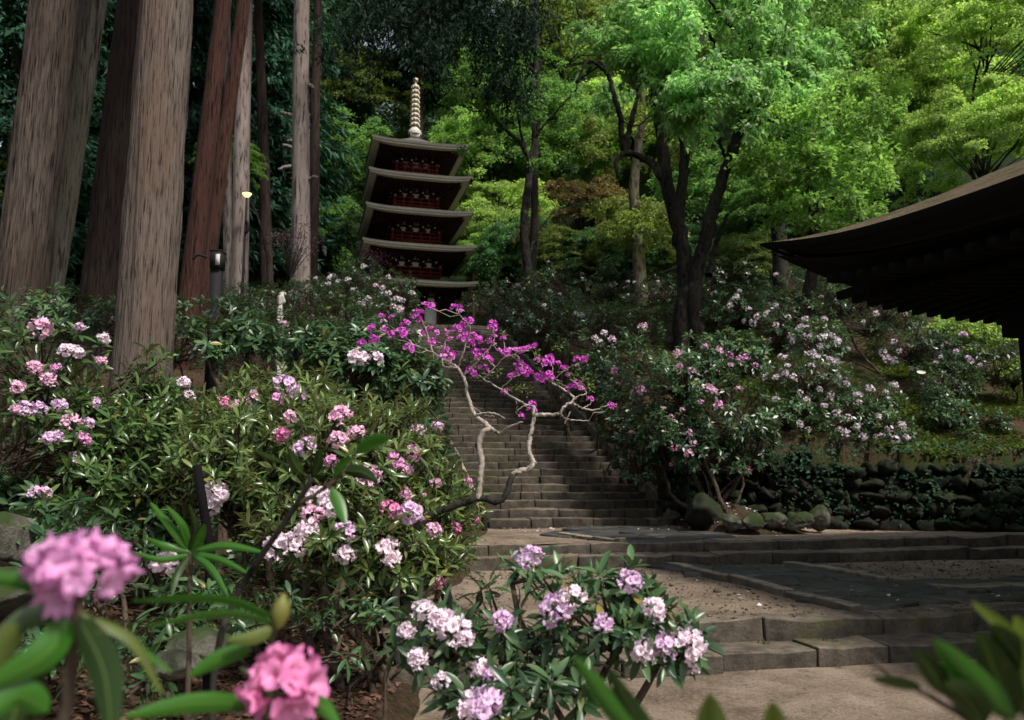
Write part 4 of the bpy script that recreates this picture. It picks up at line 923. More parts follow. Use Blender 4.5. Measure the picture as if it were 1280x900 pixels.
far('dusky rhododendron with sparse pinkish blooms behind the rain chain', [(1190, 450, 17, .9, .8, .6), (1240, 460, 16.5, .8, .8, .6), (1180, 480, 16.5, .7, .7, .5)], (1200, 500, 16.5), 460, 'rh_dark', [(1195, 438, .8), (1175, 445, .7), (1210, 445, .7), (1225, 455, .6)], 6, ('pet_lav',), 27)
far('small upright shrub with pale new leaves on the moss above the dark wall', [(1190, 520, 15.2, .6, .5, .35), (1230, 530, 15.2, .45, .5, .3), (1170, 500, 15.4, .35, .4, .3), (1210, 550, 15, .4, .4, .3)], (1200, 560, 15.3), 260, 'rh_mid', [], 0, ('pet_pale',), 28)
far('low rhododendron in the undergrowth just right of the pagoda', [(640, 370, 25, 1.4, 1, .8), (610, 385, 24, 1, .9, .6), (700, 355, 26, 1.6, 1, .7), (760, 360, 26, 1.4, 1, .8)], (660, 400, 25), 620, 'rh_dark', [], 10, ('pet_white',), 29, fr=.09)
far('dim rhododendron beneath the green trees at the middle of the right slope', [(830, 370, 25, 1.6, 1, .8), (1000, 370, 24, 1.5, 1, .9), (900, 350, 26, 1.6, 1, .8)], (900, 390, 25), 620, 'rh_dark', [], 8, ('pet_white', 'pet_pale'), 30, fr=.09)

# ------------------------------------------------------------------ magenta azalea reaching over the stair foot
AZY = 6.1; AS = .64
def cz(x, y, dy=0): return at(430 + x / 2.977, 380 + y / 2.977, AZY + dy)
b = cz(210, 1010); b[2] = ground(b)
az = thing('azalea_tree', 'magenta flowering azalea with bare pale crooked branches in front of the stair', 'azalea', b)
mb = MB()
def br(pts, r0, r1, dy=(0, 0), n=None):
    n = n or max(10, len(pts) * 6); k = len(pts)
    P = np.array([cz(p[0], p[1], dy[0] + (dy[1] - dy[0]) * i / (k - 1)) for i, p in enumerate(pts)])
    tube(mb, smooth_path(P, n, .003), np.linspace(r0, r1, n) * AS, 9); return P
tk = MB(); P = np.vstack([[b - (0, 0, .15)], [cz(250, 880)], [cz(330, 782)], [cz(430, 745)], [cz(500, 722)], [cz(590, 728)], [cz(612, 680)], [cz(628, 632)]])
tube(tk, smooth_path(P, 50, .006), np.linspace(.062, .036, 50) * AS, 10)
P2 = np.array([cz(500, 722), cz(506, 660), cz(512, 590), cz(504, 520), cz(522, 475), cz(545, 462)]); tube(mb, smooth_path(P2, 34, .003), np.linspace(.04, .033, 34) * AS, 10)
br([(625, 640), (650, 622), (690, 612), (702, 590), (690, 560), (696, 480), (708, 412), (705, 380)], .036, .022)
br([(545, 462), (515, 435), (488, 415), (466, 360), (445, 270), (425, 238), (370, 205), (330, 180)], .03, .012, (0, .3))
br([(545, 462), (580, 480), (615, 458), (665, 440)], .024, .009, (0, -.3)); br([(488, 415), (550, 405), (598, 426)], .018, .005, (0, -.2))
br([(708, 412), (760, 412), (802, 408), (818, 385), (842, 370), (890, 388), (932, 395), (985, 375)], .026, .006, (0, -.1))
br([(802, 408), (830, 428), (910, 436)], .014, .004, (0, .3)); br([(842, 370), (858, 350), (820, 320), (770, 292), (730, 265)], .016, .006, (0, .2))
br([(696, 385), (640, 355), (585, 318), (520, 280), (470, 240)], .016, .005, (0, .4)); br([(842, 400), (820, 445)], .009, .004); br([(705, 585), (715, 592)], .015, .008)
br([(330, 180), (260, 150), (190, 100), (120, 130)], .012, .004, (.3, .5)); br([(330, 180), (310, 110), (290, 60)], .011, .004, (.3, .4)); br([(425, 238), (450, 160), (470, 90), (430, 40)], .012, .004, (.3, .2)); br([(425, 238), (370, 230), (375, 160), (380, 100)], .012, .004, (.2, .3))
br([(445, 270), (510, 200), (560, 130), (555, 85)], .01, .004, (.2, .1)); br([(520, 280), (600, 200), (690, 165)], .008, .003, (.4, .2)); br([(770, 292), (830, 240), (885, 215)], .009, .003, (.2, .1)); br([(585, 318), (640, 260), (670, 225)], .008, .003, (.3, .1)); br([(858, 350), (900, 330), (870, 300), (840, 280)], .008, .003, (0, .1)); br([(730, 265), (740, 225)], .008, .003, (.2, .1))
br([(705, 380), (690, 375), (640, 400)], .01, .003); br([(890, 388), (920, 365), (915, 345)], .007, .003); br([(470, 375), (520, 410), (560, 420)], .007, .003); br([(640, 355), (645, 395)], .006, .002); br([(300, 100), (240, 110), (215, 115)], .006, .003, (.4, .4))
tk.build('trunk', M['bark_dark'], az, True); az_br = mb; TIPS = np.concatenate([v for v in mb.V])
g = np.random.default_rng(5)
azm = []
for k in range(4):
    m_ = MB(); n = 9
    for i in range(n):
        d = rdir(1, g)[0]; d[2] = abs(d[2]) * .8; floret(m_, d * .036 * g.uniform(.4, 1.1), d + (0, -.4, .2), .034, 1, g)
    azm.append(m_.mesh('flower_cluster', [M['pet_mag']], True))
az2 = []
for k in range(2):
    m_ = MB()
    for i in range(6):
        d = rdir(1, g)[0]; d[2] = abs(d[2]) * .8; floret(m_, d * .034 * g.uniform(.4, 1.2), d + (0, -.4, .2), .03, 1, g)
    az2.append(m_.mesh('flower_cluster', [M['pet_mag2']], True))
fl = [(140, 50), (180, 52), (230, 75), (280, 38), (285, 62), (268, 55), (320, 15), (305, 8), (418, 18), (430, 35), (465, 65), (455, 75), (550, 75), (553, 92), (215, 112), (225, 120), (205, 105), (375, 105), (360, 165), (378, 182), (390, 198), (370, 195), (385, 165), (480, 118), (488, 140), (470, 150), (500, 135), (450, 110), (440, 125), (490, 182), (560, 130), (545, 145), (590, 128), (580, 178), (600, 180), (615, 175), (640, 172), (660, 175), (690, 165), (675, 170), (705, 158), (520, 242), (468, 260), (485, 258), (620, 265), (635, 262), (655, 220), (665, 232), (680, 245), (660, 250), (690, 265), (640, 240), (720, 215), (745, 225), (760, 212), (770, 228), (755, 265), (765, 278), (740, 285), (720, 270), (805, 228), (818, 235), (870, 212), (888, 215), (900, 208), (830, 318), (845, 305), (875, 315), (888, 320), (860, 295), (840, 270), (605, 327), (698, 398), (700, 375), (660, 422), (915, 358), (990, 375), (300, 110), (330, 150), (105, 95), (70, 145), (105, 140), (160, 95), (350, 110), (400, 130), (420, 90), (240, 165), (520, 175), (535, 205), (410, 190), (170, 120), (500, 205), (330, 95)]
tw_ = []
for (x, y) in fl:
    p_ = cz(x + g.normal() * 3, y + g.normal() * 3, g.uniform(.0, .4)); dd = np.linalg.norm(TIPS - p_, axis=1); q_ = TIPS[int(np.argmin(dd))]; tw_.append([q_, q_ + (p_ - q_) * .35 + g.normal(size=3) * .02, q_ + (p_ - q_) * .7 + (0, 0, -.015), p_])
    put_flower(az, az2[int(g.integers(2))] if g.random() < .3 else azm[int(g.integers(4))], p_, unit(np.array([g.normal() * .4, -.4, .7])), g.uniform(.55, 1.0), g)
tubes(az_br, np.array(tw_), np.repeat(np.linspace(.004, .002, 4)[None], len(tw_), 0), 4); az_br.build('branches', M['twig_pale'], az, True); mb = MB(); pts = []; nn = []
for (x, y) in [(600, 115), (720, 185), (740, 200), (480, 215), (510, 225), (540, 270), (620, 300), (640, 310), (885, 275), (905, 290), (920, 310), (795, 165), (690, 320), (570, 255), (660, 300), (500, 270), (860, 270), (430, 215)]:
    for k in range(3): pts.append(cz(x + g.normal() * 8, y + g.normal() * 8, g.uniform(0, .4))); nn.append(unit(np.array([g.normal(), -.3, 1.0])))
whorls(mb, np.array(pts), np.array(nn), 5, .034, LEAF_MID, (40, 90), 1.4, g); mb.build('new_leaves', M['olive'], az)

# purple-leaved azaleas near the pagoda
def small_shrub(label, px, py, Yd, Rr, mat, n, L=.07, seed=0, name='azalea_bush', cat='azalea', base=None, flat=.7, thin=True):
    g = np.random.default_rng(seed); c = at(px, py, Yd); b = c.copy(); b[2] = ground(b)
    t = thing(name, label, cat, b); mb = MB()
    k = 26; ctr = c + rdir(k, g) * Rr * np.array([1, .8, flat]) * g.uniform(.3, 1, (k, 1))
    tw = MB(); hub = b + (c - b) * .45
    tube(tw, smooth_path([b - (0, 0, .1), b + (c - b) * .25 + g.normal(size=3) * .1, hub], 8), np.linspace(.05, .03, 8) * Rr, 6)
    tt = np.linspace(0, 1, 6)[None, :, None]; m1 = hub + (ctr - hub) * .5 + np.array([0, 0, .2 * Rr])
    tubes(tw, (1 - tt) ** 2 * hub + 2 * tt * (1 - tt) * m1[:, None] + tt ** 2 * ctr[:, None], np.repeat(np.linspace(.02, .006, 6)[None], k, 0) * Rr, 4)
    p = (ctr[:, None] + g.normal(size=(k, n // k, 3)) * Rr * np.array([.24, .24, .1])).reshape(-1, 3); d = rdir(len(p), g); d[:, 2] -= .2
    leaves(mb, p, d, rdir(len(p), g) * .5 + (0, 0, 1), L * g.uniform(.7, 1.2, len(p)), LEAF_FAR)
    mb.build('foliage', M[mat], t); tw.build('branches', M['bark_dark'], t, True); return t
small_shrub('thin purple leaved azalea in front of the pale cedar with broken stubs', 365, 298, 25, 1.0, 'purple', 700, .07, 1)
small_shrub('purple flushed azalea against the lower left eaves of the pagoda', 468, 326, 27, .7, 'purple', 700, .06, 2)
small_shrub('bright lime green young maple lit beyond the rain chain', 1212, 416, 19.5, .9, 'maple_yellow', 3600, .11, 3, 'young_maple', 'maple', flat=.75)
small_shrub('low lime green maple sprig at the right edge behind the pillar', 1265, 465, 16.5, .45, 'maple_yellow', 900, .09, 4, 'young_maple', 'maple')
# ------------------------------------------------------------------ conifers
def conifer_mesh(seed, h0, h1, rmax, levels, n, tuft=5, L=.42, gaps=.15, droop=.4, wid=1.3):
    g = np.random.default_rng(seed); P, D, N = [], [], []
    for z in np.linspace(h0, h1, levels):
        f = (z - h0) / (h1 - h0); r = rmax * (1 - f) ** .75 * (.55 + .45 * min(1, f * 5 + .3))
        for k in range(n):
            if g.random() < gaps: continue
            a = g.uniform(0, 6.283); rl = r * g.uniform(.6, 1.1); s = np.linspace(.25, 1, 12)
            e = np.array([math.cos(a), math.sin(a), 0]); side = np.array([-e[1], e[0], 0])
            base = np.outer(s * rl, e) + np.outer(-droop * rl * s ** 2 * .6 + .12 * rl * s, (0, 0, 1)) + (0, 0, z + g.uniform(-.3, .3))
            for q in range(tuft):
                w = side * (g.uniform(-1, 1, (12, 1)) * .22 * rl * (1.15 - s[:, None])) * 1.4
                P.append(base + w + g.normal(size=(12, 3)) * .1); d = e * .8 + w * .8 + np.array([0, 0, -.45]) + g.normal(size=(12, 3)) * .35; D.append(d)
                N.append(np.array([0, 0, 1]) + g.normal(size=(12, 3)) * .5)
    mb = MB(); P = np.concatenate(P); leaves(mb, P, np.concatenate(D), np.concatenate(N), L * g.uniform(.6, 1.3, len(P)), NEEDLE, wid); return mb
CROWN_HI = conifer_mesh(1, 0, 13, 4.0, 24, 7).mesh('crown', [M['cedar']])
CROWN_A = conifer_mesh(2, 0, 22, 4.6, 62, 9, 5, .5).mesh('crown', [M['cedar']])
CROWN_B = conifer_mesh(3, 0, 20, 4.0, 58, 9, 5, .5, .22, .55).mesh('crown', [M['cedar']])
def setmat(o, mat):
    o.material_slots[0].link = 'OBJECT'; o.material_slots[0].material = M[mat]; return o

def cedar(label, p0, p1, Yd, w0, w1, mat, seed=0, rid=.055, crown=True, stubs=(), top=24.0, name='cedar_tree', group=None, Y1=None, sides=120, crmat='cedar', flare=.15):
    """trunk through two picture points, carried down to the ground and up past the frame"""
    g = np.random.default_rng(seed + 40); A_, B_ = at(*p0, Yd), at(*p1, Y1 or Yd); d = (B_ - A_) / (B_[2] - A_[2])
    gz = A_[2]
    for _ in range(6): q = A_ + d * (gz - A_[2]); gz = ground(q)
    q = A_ + d * (gz - A_[2]); zs = np.concatenate([np.linspace(gz - .3, gz + 1.2, 10), np.linspace(gz + 1.5, gz + top, 46)])
    wob = np.stack([np.interp(zs, np.linspace(gz - 1, gz + top, 9), g.normal(size=9) * .015), np.interp(zs, np.linspace(gz - 1, gz + top, 9), g.normal(size=9) * .015), 0 * zs], -1)
    P = A_ + np.outer(zs - A_[2], d) + wob
    r0, r1 = w0 / 2000 * Yd, w1 / 2000 * Yd
    rr = np.interp(zs, [A_[2], B_[2], gz + top], [r0, r1, r1 * .55]) * (1 + flare * np.exp(-(zs - gz) / .5))
    ang = np.arange(sides) / sides * 2 * np.pi; cz_ = (zs - gz)
    Q = np.stack([np.cos(ang)[None] * 13 + 0 * cz_[:, None], np.sin(ang)[None] * 13 + 0 * cz_[:, None], cz_[:, None] * .8 + 0 * ang[None] + seed * 13], -1)
    bm = 1 + rid * np.abs(fbm(Q, 3)) * 1.2 - rid * .5 + .03 * noise(Q * np.array([.25, .25, .6]))
    t = thing(name, label, 'cedar', (q[0], q[1], gz), group)
    mb = MB(); tube(mb, P, rr, sides, bumps=bm); mb.build('trunk', M[mat], t, True)
    for (x, y, L, sd) in stubs:
        s0 = at(x, y, Yd); s0[1] -= r1 * .2; mb = MB(); e = np.array([sd * .9, -.3, g.uniform(-.5, .5)]) * L
        tube(mb, smooth_path([s0 - e * .3, s0 + e * .5, s0 + e + (0, 0, -.05)], 7, .01, g), [.08, .07, .07, .06, .055, .05, .04], 7); mb.build('branch_stub', M['bark_pale'], t, True)
    if crown:
        c = link('crown', CROWN_HI, t, (d[0] * (top - 8), d[1] * (top - 8), top - 8)); c.scale = (.9, .9, 1); c.rotation_euler.z = seed; setmat(c, crmat)
    return t
cedar('massive grey brown cedar trunk at the far left edge with shaggy bark', (24, 380), (68, 0), 12.5, 62, 56, 'bark_cedar_grey', 1, .14)
cedar('slimmer cedar trunk leaning right just behind the massive far left one', (58, 378), (117, 0), 13.6, 36, 30, 'bark_moss_grey', 2, .08)
cedar('tall straight cedar trunk with finely ridged bark, largest and closest in the grove', (175, 480), (210, 0), 9.5, 70, 64, 'bark_cedar', 3, .09)
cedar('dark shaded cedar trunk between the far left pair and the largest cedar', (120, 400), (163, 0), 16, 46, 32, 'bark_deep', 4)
cedar('leaning reddish brown cedar trunk right of the largest cedar', (234, 400), (279, 0), 17, 27, 21, 'bark_red', 5)
cedar('thinner dark red cedar trunk leaning parallel beside the reddish one', (251, 385), (305, 0), 18.5, 20, 17, 'bark_red', 6)
cedar('pale straight cedar trunk directly behind the street lamp', (299, 362), (307, 20), 28, 22, 18, 'bark_pale', 7)
cedar('thin pale cedar trunk partly hidden left of the street lamp', (284, 360), (284, 200), 30, 12, 10, 'bark_pale', 8)
cedar('pale pinkish cedar trunk with broken branch stubs left of the pagoda', (375, 378), (377, 10), 26, 24, 20, 'bark_pale', 9, stubs=[(366, 146, .42, -1), (367, 178, .22, -1), (366, 186, .35, -1), (365, 209, .45, -1), (387, 224, .35, 1), (388, 108, .15, 1)])
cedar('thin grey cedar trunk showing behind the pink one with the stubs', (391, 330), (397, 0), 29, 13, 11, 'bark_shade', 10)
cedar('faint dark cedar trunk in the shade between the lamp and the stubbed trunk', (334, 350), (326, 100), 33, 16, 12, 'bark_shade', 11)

def hill_conifer(label, px, Yd, low, high, sc, me, mat, seed, group=None):
    p = at(px, 300, Yd); gz = ground(p); zl = at(px, low, Yd)[2]; zh = at(px, high, Yd)[2]
    t = thing('cedar_tree', label, 'cedar', (p[0], p[1], gz), group); H_ = {CROWN_A: 22, CROWN_B: 20}[me]; k = (zh - zl) / H_
    c = link('crown', me, t, (0, 0, zl - gz)); c.scale = (sc, sc, k); c.rotation_euler.z = seed * 1.7; setmat(c, mat)
    mb = MB(); tube(mb, [(0, 0, -.3), (.1, 0, (zl - gz) * .5), (0, .1, zh - gz - 1)], [.36, .3, .1], 10); link('trunk', mb.mesh('trunk', [M['bark_shade']], True), t, (0, 0, 0))
for a in [('dark blue green cedar filling the gap at the far left edge', 5, 30, 330, -300, 1.1, CROWN_A, 'cedar_teal', 1), ('dark cedar foliage seen between the leaning twin trunks and the largest cedar', 125, 34, 350, -300, 1.1, CROWN_B, 'cedar_teal', 2),
          ('dark teal cedar behind the reddish pair of trunks', 215, 36, 330, -300, 1.0, CROWN_A, 'cedar_teal', 3), ('black green cedar behind the street lamp', 300, 40, 320, -260, 1.1, CROWN_B, 'cedar_teal', 4),
          ('dark teal cedar filling the shade between the lamp and the stubbed trunk', 345, 43, 330, -260, 1.1, CROWN_A, 'cedar_teal', 5), ('tall dim cedar behind the stubbed pale trunk', 375, 52, 250, -200, 1.0, CROWN_B, 'cedar', 6),
          ('dark cedar whose boughs hang behind and above the pagoda finial', 520, 52, 105, -330, .9, CROWN_A, 'cedar_black', 7), ('distant cedar high on the hill above the far left trunks', 60, 50, 300, -260, 1.5, CROWN_B, 'cedar', 8),
          ('distant cedar behind the dark shaded trunk', 180, 52, 300, -260, 1.4, CROWN_A, 'cedar', 9), ('distant cedar high between the lamp and the pagoda', 330, 60, 260, -260, 1.6, CROWN_B, 'cedar', 10),
          ('remote cedar on the crest behind the top of the big forked tree', 800, 75, 180, -160, 1.5, CROWN_A, 'cedar_far', 11), ('remote cedar on the crest above the temple roof', 1130, 62, 280, -120, 1.4, CROWN_B, 'cedar_far', 12), ('remote tall cedar on the crest at the upper right', 1010, 70, 260, -160, 1.5, CROWN_A, 'cedar_far', 13), ('remote cedar on the crest left of the big forked crown', 690, 84, 160, -190, 1.8, CROWN_B, 'cedar_far', 14), ('remote cedar on the crest straight above the pagoda', 560, 80, 200, -200, 1.9, CROWN_A, 'cedar_far', 15), ('remote cedar on the crest above the stubbed trunk', 400, 72, 220, -220, 1.8, CROWN_A, 'cedar', 16), ('remote cedar on the crest at the far upper right corner', 1270, 60, 250, -150, 1.6, CROWN_A, 'cedar_far', 17), ('remote cedar on the crest right of the big glossy crown', 920, 80, 200, -170, 1.8, CROWN_B, 'cedar_far', 18)]:
    hill_conifer(*a)
# the near dark boughs hanging down at the top of the picture, from a cedar standing left of the stair head
def bough_cedar():
    g = np.random.default_rng(88); Yd = 30; p = at(664, 360, 27.5); gz = ground(p)
    t = thing('cedar_tree', 'black green cedar hanging ragged boughs into the top centre, right of the finial', 'cedar', (p[0], p[1], gz))
    P, D = [], []
    for (x, y, rx, ry, n) in [(600, 20, 30, 40, 44), (640, 40, 34, 40, 44), (665, 15, 28, 28, 26), (620, 85, 22, 36, 24), (560, 25, 32, 34, 34), (500, 20, 34, 26, 30), (455, 25, 32, 30, 30), (425, 55, 24, 30, 18), (540, 60, 24, 22, 14), (648, 100, 14, 32, 12), (580, -30, 90, 30, 60), (480, -30, 60, 30, 40), (600, -80, 60, 40, 40)]:
        for _ in range(n):
            c = at(x + g.normal() * rx * .6, y + g.normal() * ry * .6, 24.6 + g.normal() * .8); k = 40
            s = g.random((k, 1)); q = c + np.array([g.normal() * .4, g.normal() * .3, -.65]) * s * 1.1 + g.normal(size=(k, 3)) * .15 * (1.2 - s); P.append(q); D.append(np.array([0, 0, -.9]) + g.normal(size=(k, 3)) * .6)
    P = np.concatenate(P); mb = MB(); leaves(mb, P, np.concatenate(D), rdir(len(P), g), .23 * g.uniform(.6, 1.3, len(P)), NEEDLE, 1.2); mb.build('crown', M['cedar_black'], t)
    mb = MB(); tube(mb, smooth_path([(p[0], p[1], gz - .3), (p[0] + .2, p[1] + .5, gz + 9), (p[0], p[1] + .6, gz + 24)], 14, .03, g), np.linspace(.15, .08, 14), 12)
    for (x, y) in [(640, 20), (560, 20), (480, 15), (440, 20), (665, 5), (630, 60)]:
        e = at(x, y, 24.6); s0 = np.array([p[0] + .1, p[1] + .5, e[2] + 1.0]); tube(mb, smooth_path([s0, (s0 + e) / 2 + (0, 0, .6), e], 9, .05, g), np.linspace(.07, .02, 9), 6)
    mb.build('trunk', M['bark_dark'], t, True)
bough_cedar()

# ------------------------------------------------------------------ broadleaf crowns made of flat leafy sprays
def sprays(mb, C, Rr, n, L, g, out=None, droop=.25, flat=.16, tm=LEAF_FAR, wid=1.0, hang=.25):
    k = len(C); Rr = np.broadcast_to(np.asarray(Rr, float), (k,))
    T = unit(np.stack([g.normal(size=k) * .22, g.normal(size=k) * .22, np.ones(k)], -1) + (0 if out is None else out * .35)); A, B = frame(T)
    r = np.sqrt(g.random((k, n))); ph = g.uniform(0, 6.283, (k, n)); el = g.uniform(.5, 1, (k, 1)); ca, sa = r * np.cos(ph), r * np.sin(ph) * el
    rag = .75 + .35 * np.sin(ph * 3 + g.uniform(0, 6, (k, 1))) * g.uniform(.3, 1, (k, 1)); ca, sa = ca * rag, sa * rag
    E = A[:, None] * ca[..., None] + B[:, None] * sa[..., None]
    P = C[:, None] + Rr[:, None, None] * (E + T[:, None] * (g.normal(size=(k, n)) * flat - droop * r ** 2)[..., None])
    D = E + g.normal(size=(k, n, 3)) * .45; D[..., 2] -= hang
    N = T[:, None] + g.normal(size=(k, n, 3)) * .26
    leaves(mb, P.reshape(-1, 3), D.reshape(-1, 3), N.reshape(-1, 3), L * g.uniform(.6, 1.25, k * n), tm, wid)
def crown_pts(n, R3, g):
    d = rdir(n, g); d[:, 2] = np.where(d[:, 2] < -.35, -d[:, 2], d[:, 2]); r = g.uniform(.35, 1, (n, 1)) ** .55
    c = d * r * R3; lev = .95 + .25 * np.sin(c[:, 0] * .7 + 1); c[:, 2] = np.round(c[:, 2] / lev) * lev - .10 * (c[:, 0] ** 2 + c[:, 1] ** 2) ** .5 + g.normal(size=n) * .08
    keep = fbm(c * .35 + g.uniform(-30, 30, 3), 2) > -.32
    return c[keep], d[keep]
CR = []
for k in range(4):
    g = np.random.default_rng(300 + k); mb = MB(); c, d = crown_pts(250, np.array([5, 5, 3.9]), g); sprays(mb, c, g.uniform(.55, 1.35, len(c)), 155, .19, g, d, .3, .07)
    CR.append((mb.mesh('crown', [M['maple_mid']]), c))
FINE = []
for k in range(2):
    g = np.random.default_rng(330 + k); mb = MB(); c, d = crown_pts(300, np.array([5, 5, 3.9]), g); sprays(mb, c, g.uniform(.5, 1.25, len(c)), 205, .155, g, d, .3, .06)
    FINE.append((mb.mesh('crown', [M['maple_mid']]), c))
def broadleaf(label, px, py, Yd, Rr, mat, seed, k=0, rz=1.0, fine=False, bark='bark_dark', name='maple_tree', cat='maple', tw=.16, lean=0.0):
    g = np.random.default_rng(500 + seed); c = at(px, py, Yd); b = c.copy(); b[0] += g.normal() * .6 - lean; b[1] += .5; b[2] = ground(b)
    t = thing(name, label, cat, b); me, C = (FINE if fine else CR)[k]; s = Rr / 5; loc = c - b
    o = link('crown', me, t, tuple(float(v) for v in loc)); o.scale = (s, s, s * rz); az_ = g.uniform(0, 6.28); o.rotation_euler.z = az_; setmat(o, mat)
    mb = MB(); hub = loc + (0, 0, .25 * 3.9 * s * rz); n = 16
    tube(mb, smooth_path([(0, 0, -.3), hub * .5 + g.normal(size=3) * .25, hub], n, .03, g), np.linspace(tw, tw * .35, n) * (.5 + .5 * s), 9)
    ca, sa = math.cos(az_), math.sin(az_); Q = C[g.permutation(len(C))[:26]] * .85; Q = np.stack([Q[:, 0] * ca - Q[:, 1] * sa, Q[:, 0] * sa + Q[:, 1] * ca, Q[:, 2] * rz], -1) * s + loc
    st_ = hub * np.clip((Q[:, 2:3] - 1.2 - g.random((len(Q), 1)) * 1.5) / hub[2], .55, .98) ; m1 = st_ + (Q - st_) * .5 + np.array([0, 0, .25]) + g.normal(size=Q.shape) * .2; tt = np.linspace(0, 1, 8)[None, :, None]
    tubes(mb, (1 - tt) ** 2 * st_[:, None] + 2 * tt * (1 - tt) * m1[:, None] + tt ** 2 * Q[:, None], np.repeat(np.linspace(.055, .015, 8)[None], len(Q), 0) * (.5 + .5 * s) * tw / .16, 6)
    link('trunk', mb.mesh('trunk', [M[bark]], True), t, (0, 0, 0)); return t
T_ = [
 ('soft green maple behind the left eaves of the pagoda', 425, 215, 47, 4.6, 'maple_mid', 1, 0), ('olive green tree above the left of the pagoda roofs', 440, 125, 53, 4.8, 'olive', 2, 1), ('dim green tree low at the left foot of the pagoda', 408, 300, 44, 3.2, 'maple_mid', 3, 2),
 ('bright green maple touching the upper right eaves of the pagoda', 610, 200, 49, 4.6, 'maple_bright', 4, 1), ('yellow green maple right of the middle pagoda eaves', 620, 268, 45, 3.6, 'maple_yellow', 5, 2), ('green maple right of the lowest pagoda eave', 628, 322, 42, 2.6, 'maple_bright', 6, 3),
 ('mid green tree above and right of the finial', 590, 120, 56, 5.5, 'maple_mid', 7, 3), ('pale spring green tree high behind the slender dark trunk', 700, 70, 58, 6.5, 'maple_pale', 8, 0), ('mid green tree behind the slender dark trunk', 690, 190, 50, 5.2, 'maple_mid', 9, 1),
 ('reddish brown young leaved maple in the middle of the slope', 725, 275, 36, 2.9, 'maple_red', 10, 2), ('olive shrubby tree below the reddish maple', 705, 325, 33, 1.9, 'olive', 11, 3), ('pale yellow green tree left of the big forked trunk', 800, 300, 31, 2.0, 'maple_pale', 12, 0),
 ('yellow green tree behind the left fork of the big forked tree', 790, 170, 48, 5.2, 'maple_yellow', 13, 1), ('pale leafed tree high behind the top of the big forked tree', 770, 40, 60, 7.5, 'maple_yellow', 14, 2), ('deep green tree behind the right bole of the big forked tree', 910, 260, 40, 4.6, 'maple_mid', 15, 3),
 ('low yellow green bush tree left of the temple roof tip', 925, 335, 27, 1.6, 'olive', 16, 0), ('mid green maple behind the temple roof tip', 980, 270, 32, 3.2, 'maple_mid', 17, 1), ('bright green maple spreading over the temple roof tip', 1030, 190, 33, 4.2, 'maple_bright', 18, 2),
 ('vivid green maple high above the temple roof tip', 1000, 60, 42, 5.8, 'maple_bright', 19, 3), ('yellow green maple in the upper right, left of the brightest crown', 1110, 70, 40, 5.2, 'maple_yellow', 20, 0), ('darker green tree in the hollow above the temple roof', 1100, 200, 46, 4.6, 'maple_mid', 21, 1),
 ('brightest lime green maple crown in the upper right corner', 1230, 70, 27, 4.2, 'maple_yellow', 22, 2), ('lime green maple overhanging the temple roof at the right edge', 1230, 185, 25, 2.9, 'maple_yellow', 23, 3), ('deep green broadleaf tree behind the temple pillar', 1150, 330, 30, 2.8, 'maple_dark', 24, 0),
 ('dark broadleaf tree in shade under the reddish maple', 650, 330, 40, 3.0, 'maple_dark', 25, 1), ('dark broadleaf tree in the hollow behind the big forked tree', 860, 340, 36, 3.0, 'maple_dark', 26, 2), ('dark broadleaf tree high on the right hillside', 1080, 130, 56, 7.0, 'maple_dark', 27, 3), ('shadowed broadleaf tree on the hillside behind the pale spring green tree', 640, 120, 66, 7.5, 'maple_mid', 28, 0), ('shadowed broadleaf tree behind the big glossy crown', 870, 140, 58, 7.0, 'maple_dark', 29, 1),
 ('shadowed tree at the far right behind the lime green maples', 1240, 160, 44, 6.0, 'maple_mid', 30, 2), ('green tree low in the gap behind the largest cedar', 95, 330, 34, 2.6, 'maple_mid', 31, 3), ('dark leafy tree low in the gap behind the reddish maple', 745, 330, 33, 2.2, 'maple_dark', 35, 3), ('dark leafy tree right behind the foot of the forked tree', 905, 345, 31, 2.0, 'maple_dark', 36, 0), ('dark leafy tree under the bright maples beside the roof tip', 1000, 325, 30, 2.2, 'maple_dark', 37, 1), ('dark leafy tree hidden behind the temple roof slope', 1110, 270, 33, 3.0, 'maple_dark', 38, 2), ('dark leafy tree behind the moss patched trunk', 830, 345, 34, 2.2, 'maple_dark', 39, 3), ('olive tree glowing behind the far left trunk', 2, 250, 30, 2.6, 'olive', 32, 0), ('olive tree behind the dark trunk left of the largest cedar', 108, 235, 38, 2.0, 'olive', 33, 1), ('sunlit green sapling beside the pale trunk behind the lamp', 285, 205, 31, 1.5, 'maple_bright', 34, 2)]
for i, a in enumerate(T_): broadleaf(*a[:7], a[7] % 2 if a[4 - 1] * 0 + a[3] < 34 else a[7], fine=a[3] < 34, tw=.16 if a[3] > 34 else .10)

# ------------------------------------------------------------------ the big forked tree and its glossy crown
def c2(x, y, Yd): return at(580 + x / 2.093, y / 2.093, Yd)
YM = 20.0
b = c2(592, 872, YM); b[2] = ground(b)
mt_ = thing('zelkova_tree', 'large dark trunked tree forking from the base with a glossy green drooping crown', 'tree', b)
mb = MB(); g = np.random.default_rng(77)
def limb(pts, r0, r1, dy=(0, 0), sides=14, n=None):
    k = len(pts); P = np.array([c2(p[0], p[1], YM + dy[0] + (dy[1] - dy[0]) * i / (k - 1)) for i, p in enumerate(pts)]); n = n or k * 7
    Q = smooth_path(P, n, .012, g); rr = np.linspace(r0, r1, n)
    ang = np.arange(sides) / sides * 6.283; L = np.linspace(0, 1, n) * np.linalg.norm(P[-1] - P[0])
    bm = 1 + .12 * fbm(np.stack([np.cos(ang)[None] * 2 + 0 * L[:, None], np.sin(ang)[None] * 2 + 0 * L[:, None], L[:, None] * 1.6 + 0 * ang[None]], -1), 3)
    tube(mb, Q, rr, sides, bumps=bm)
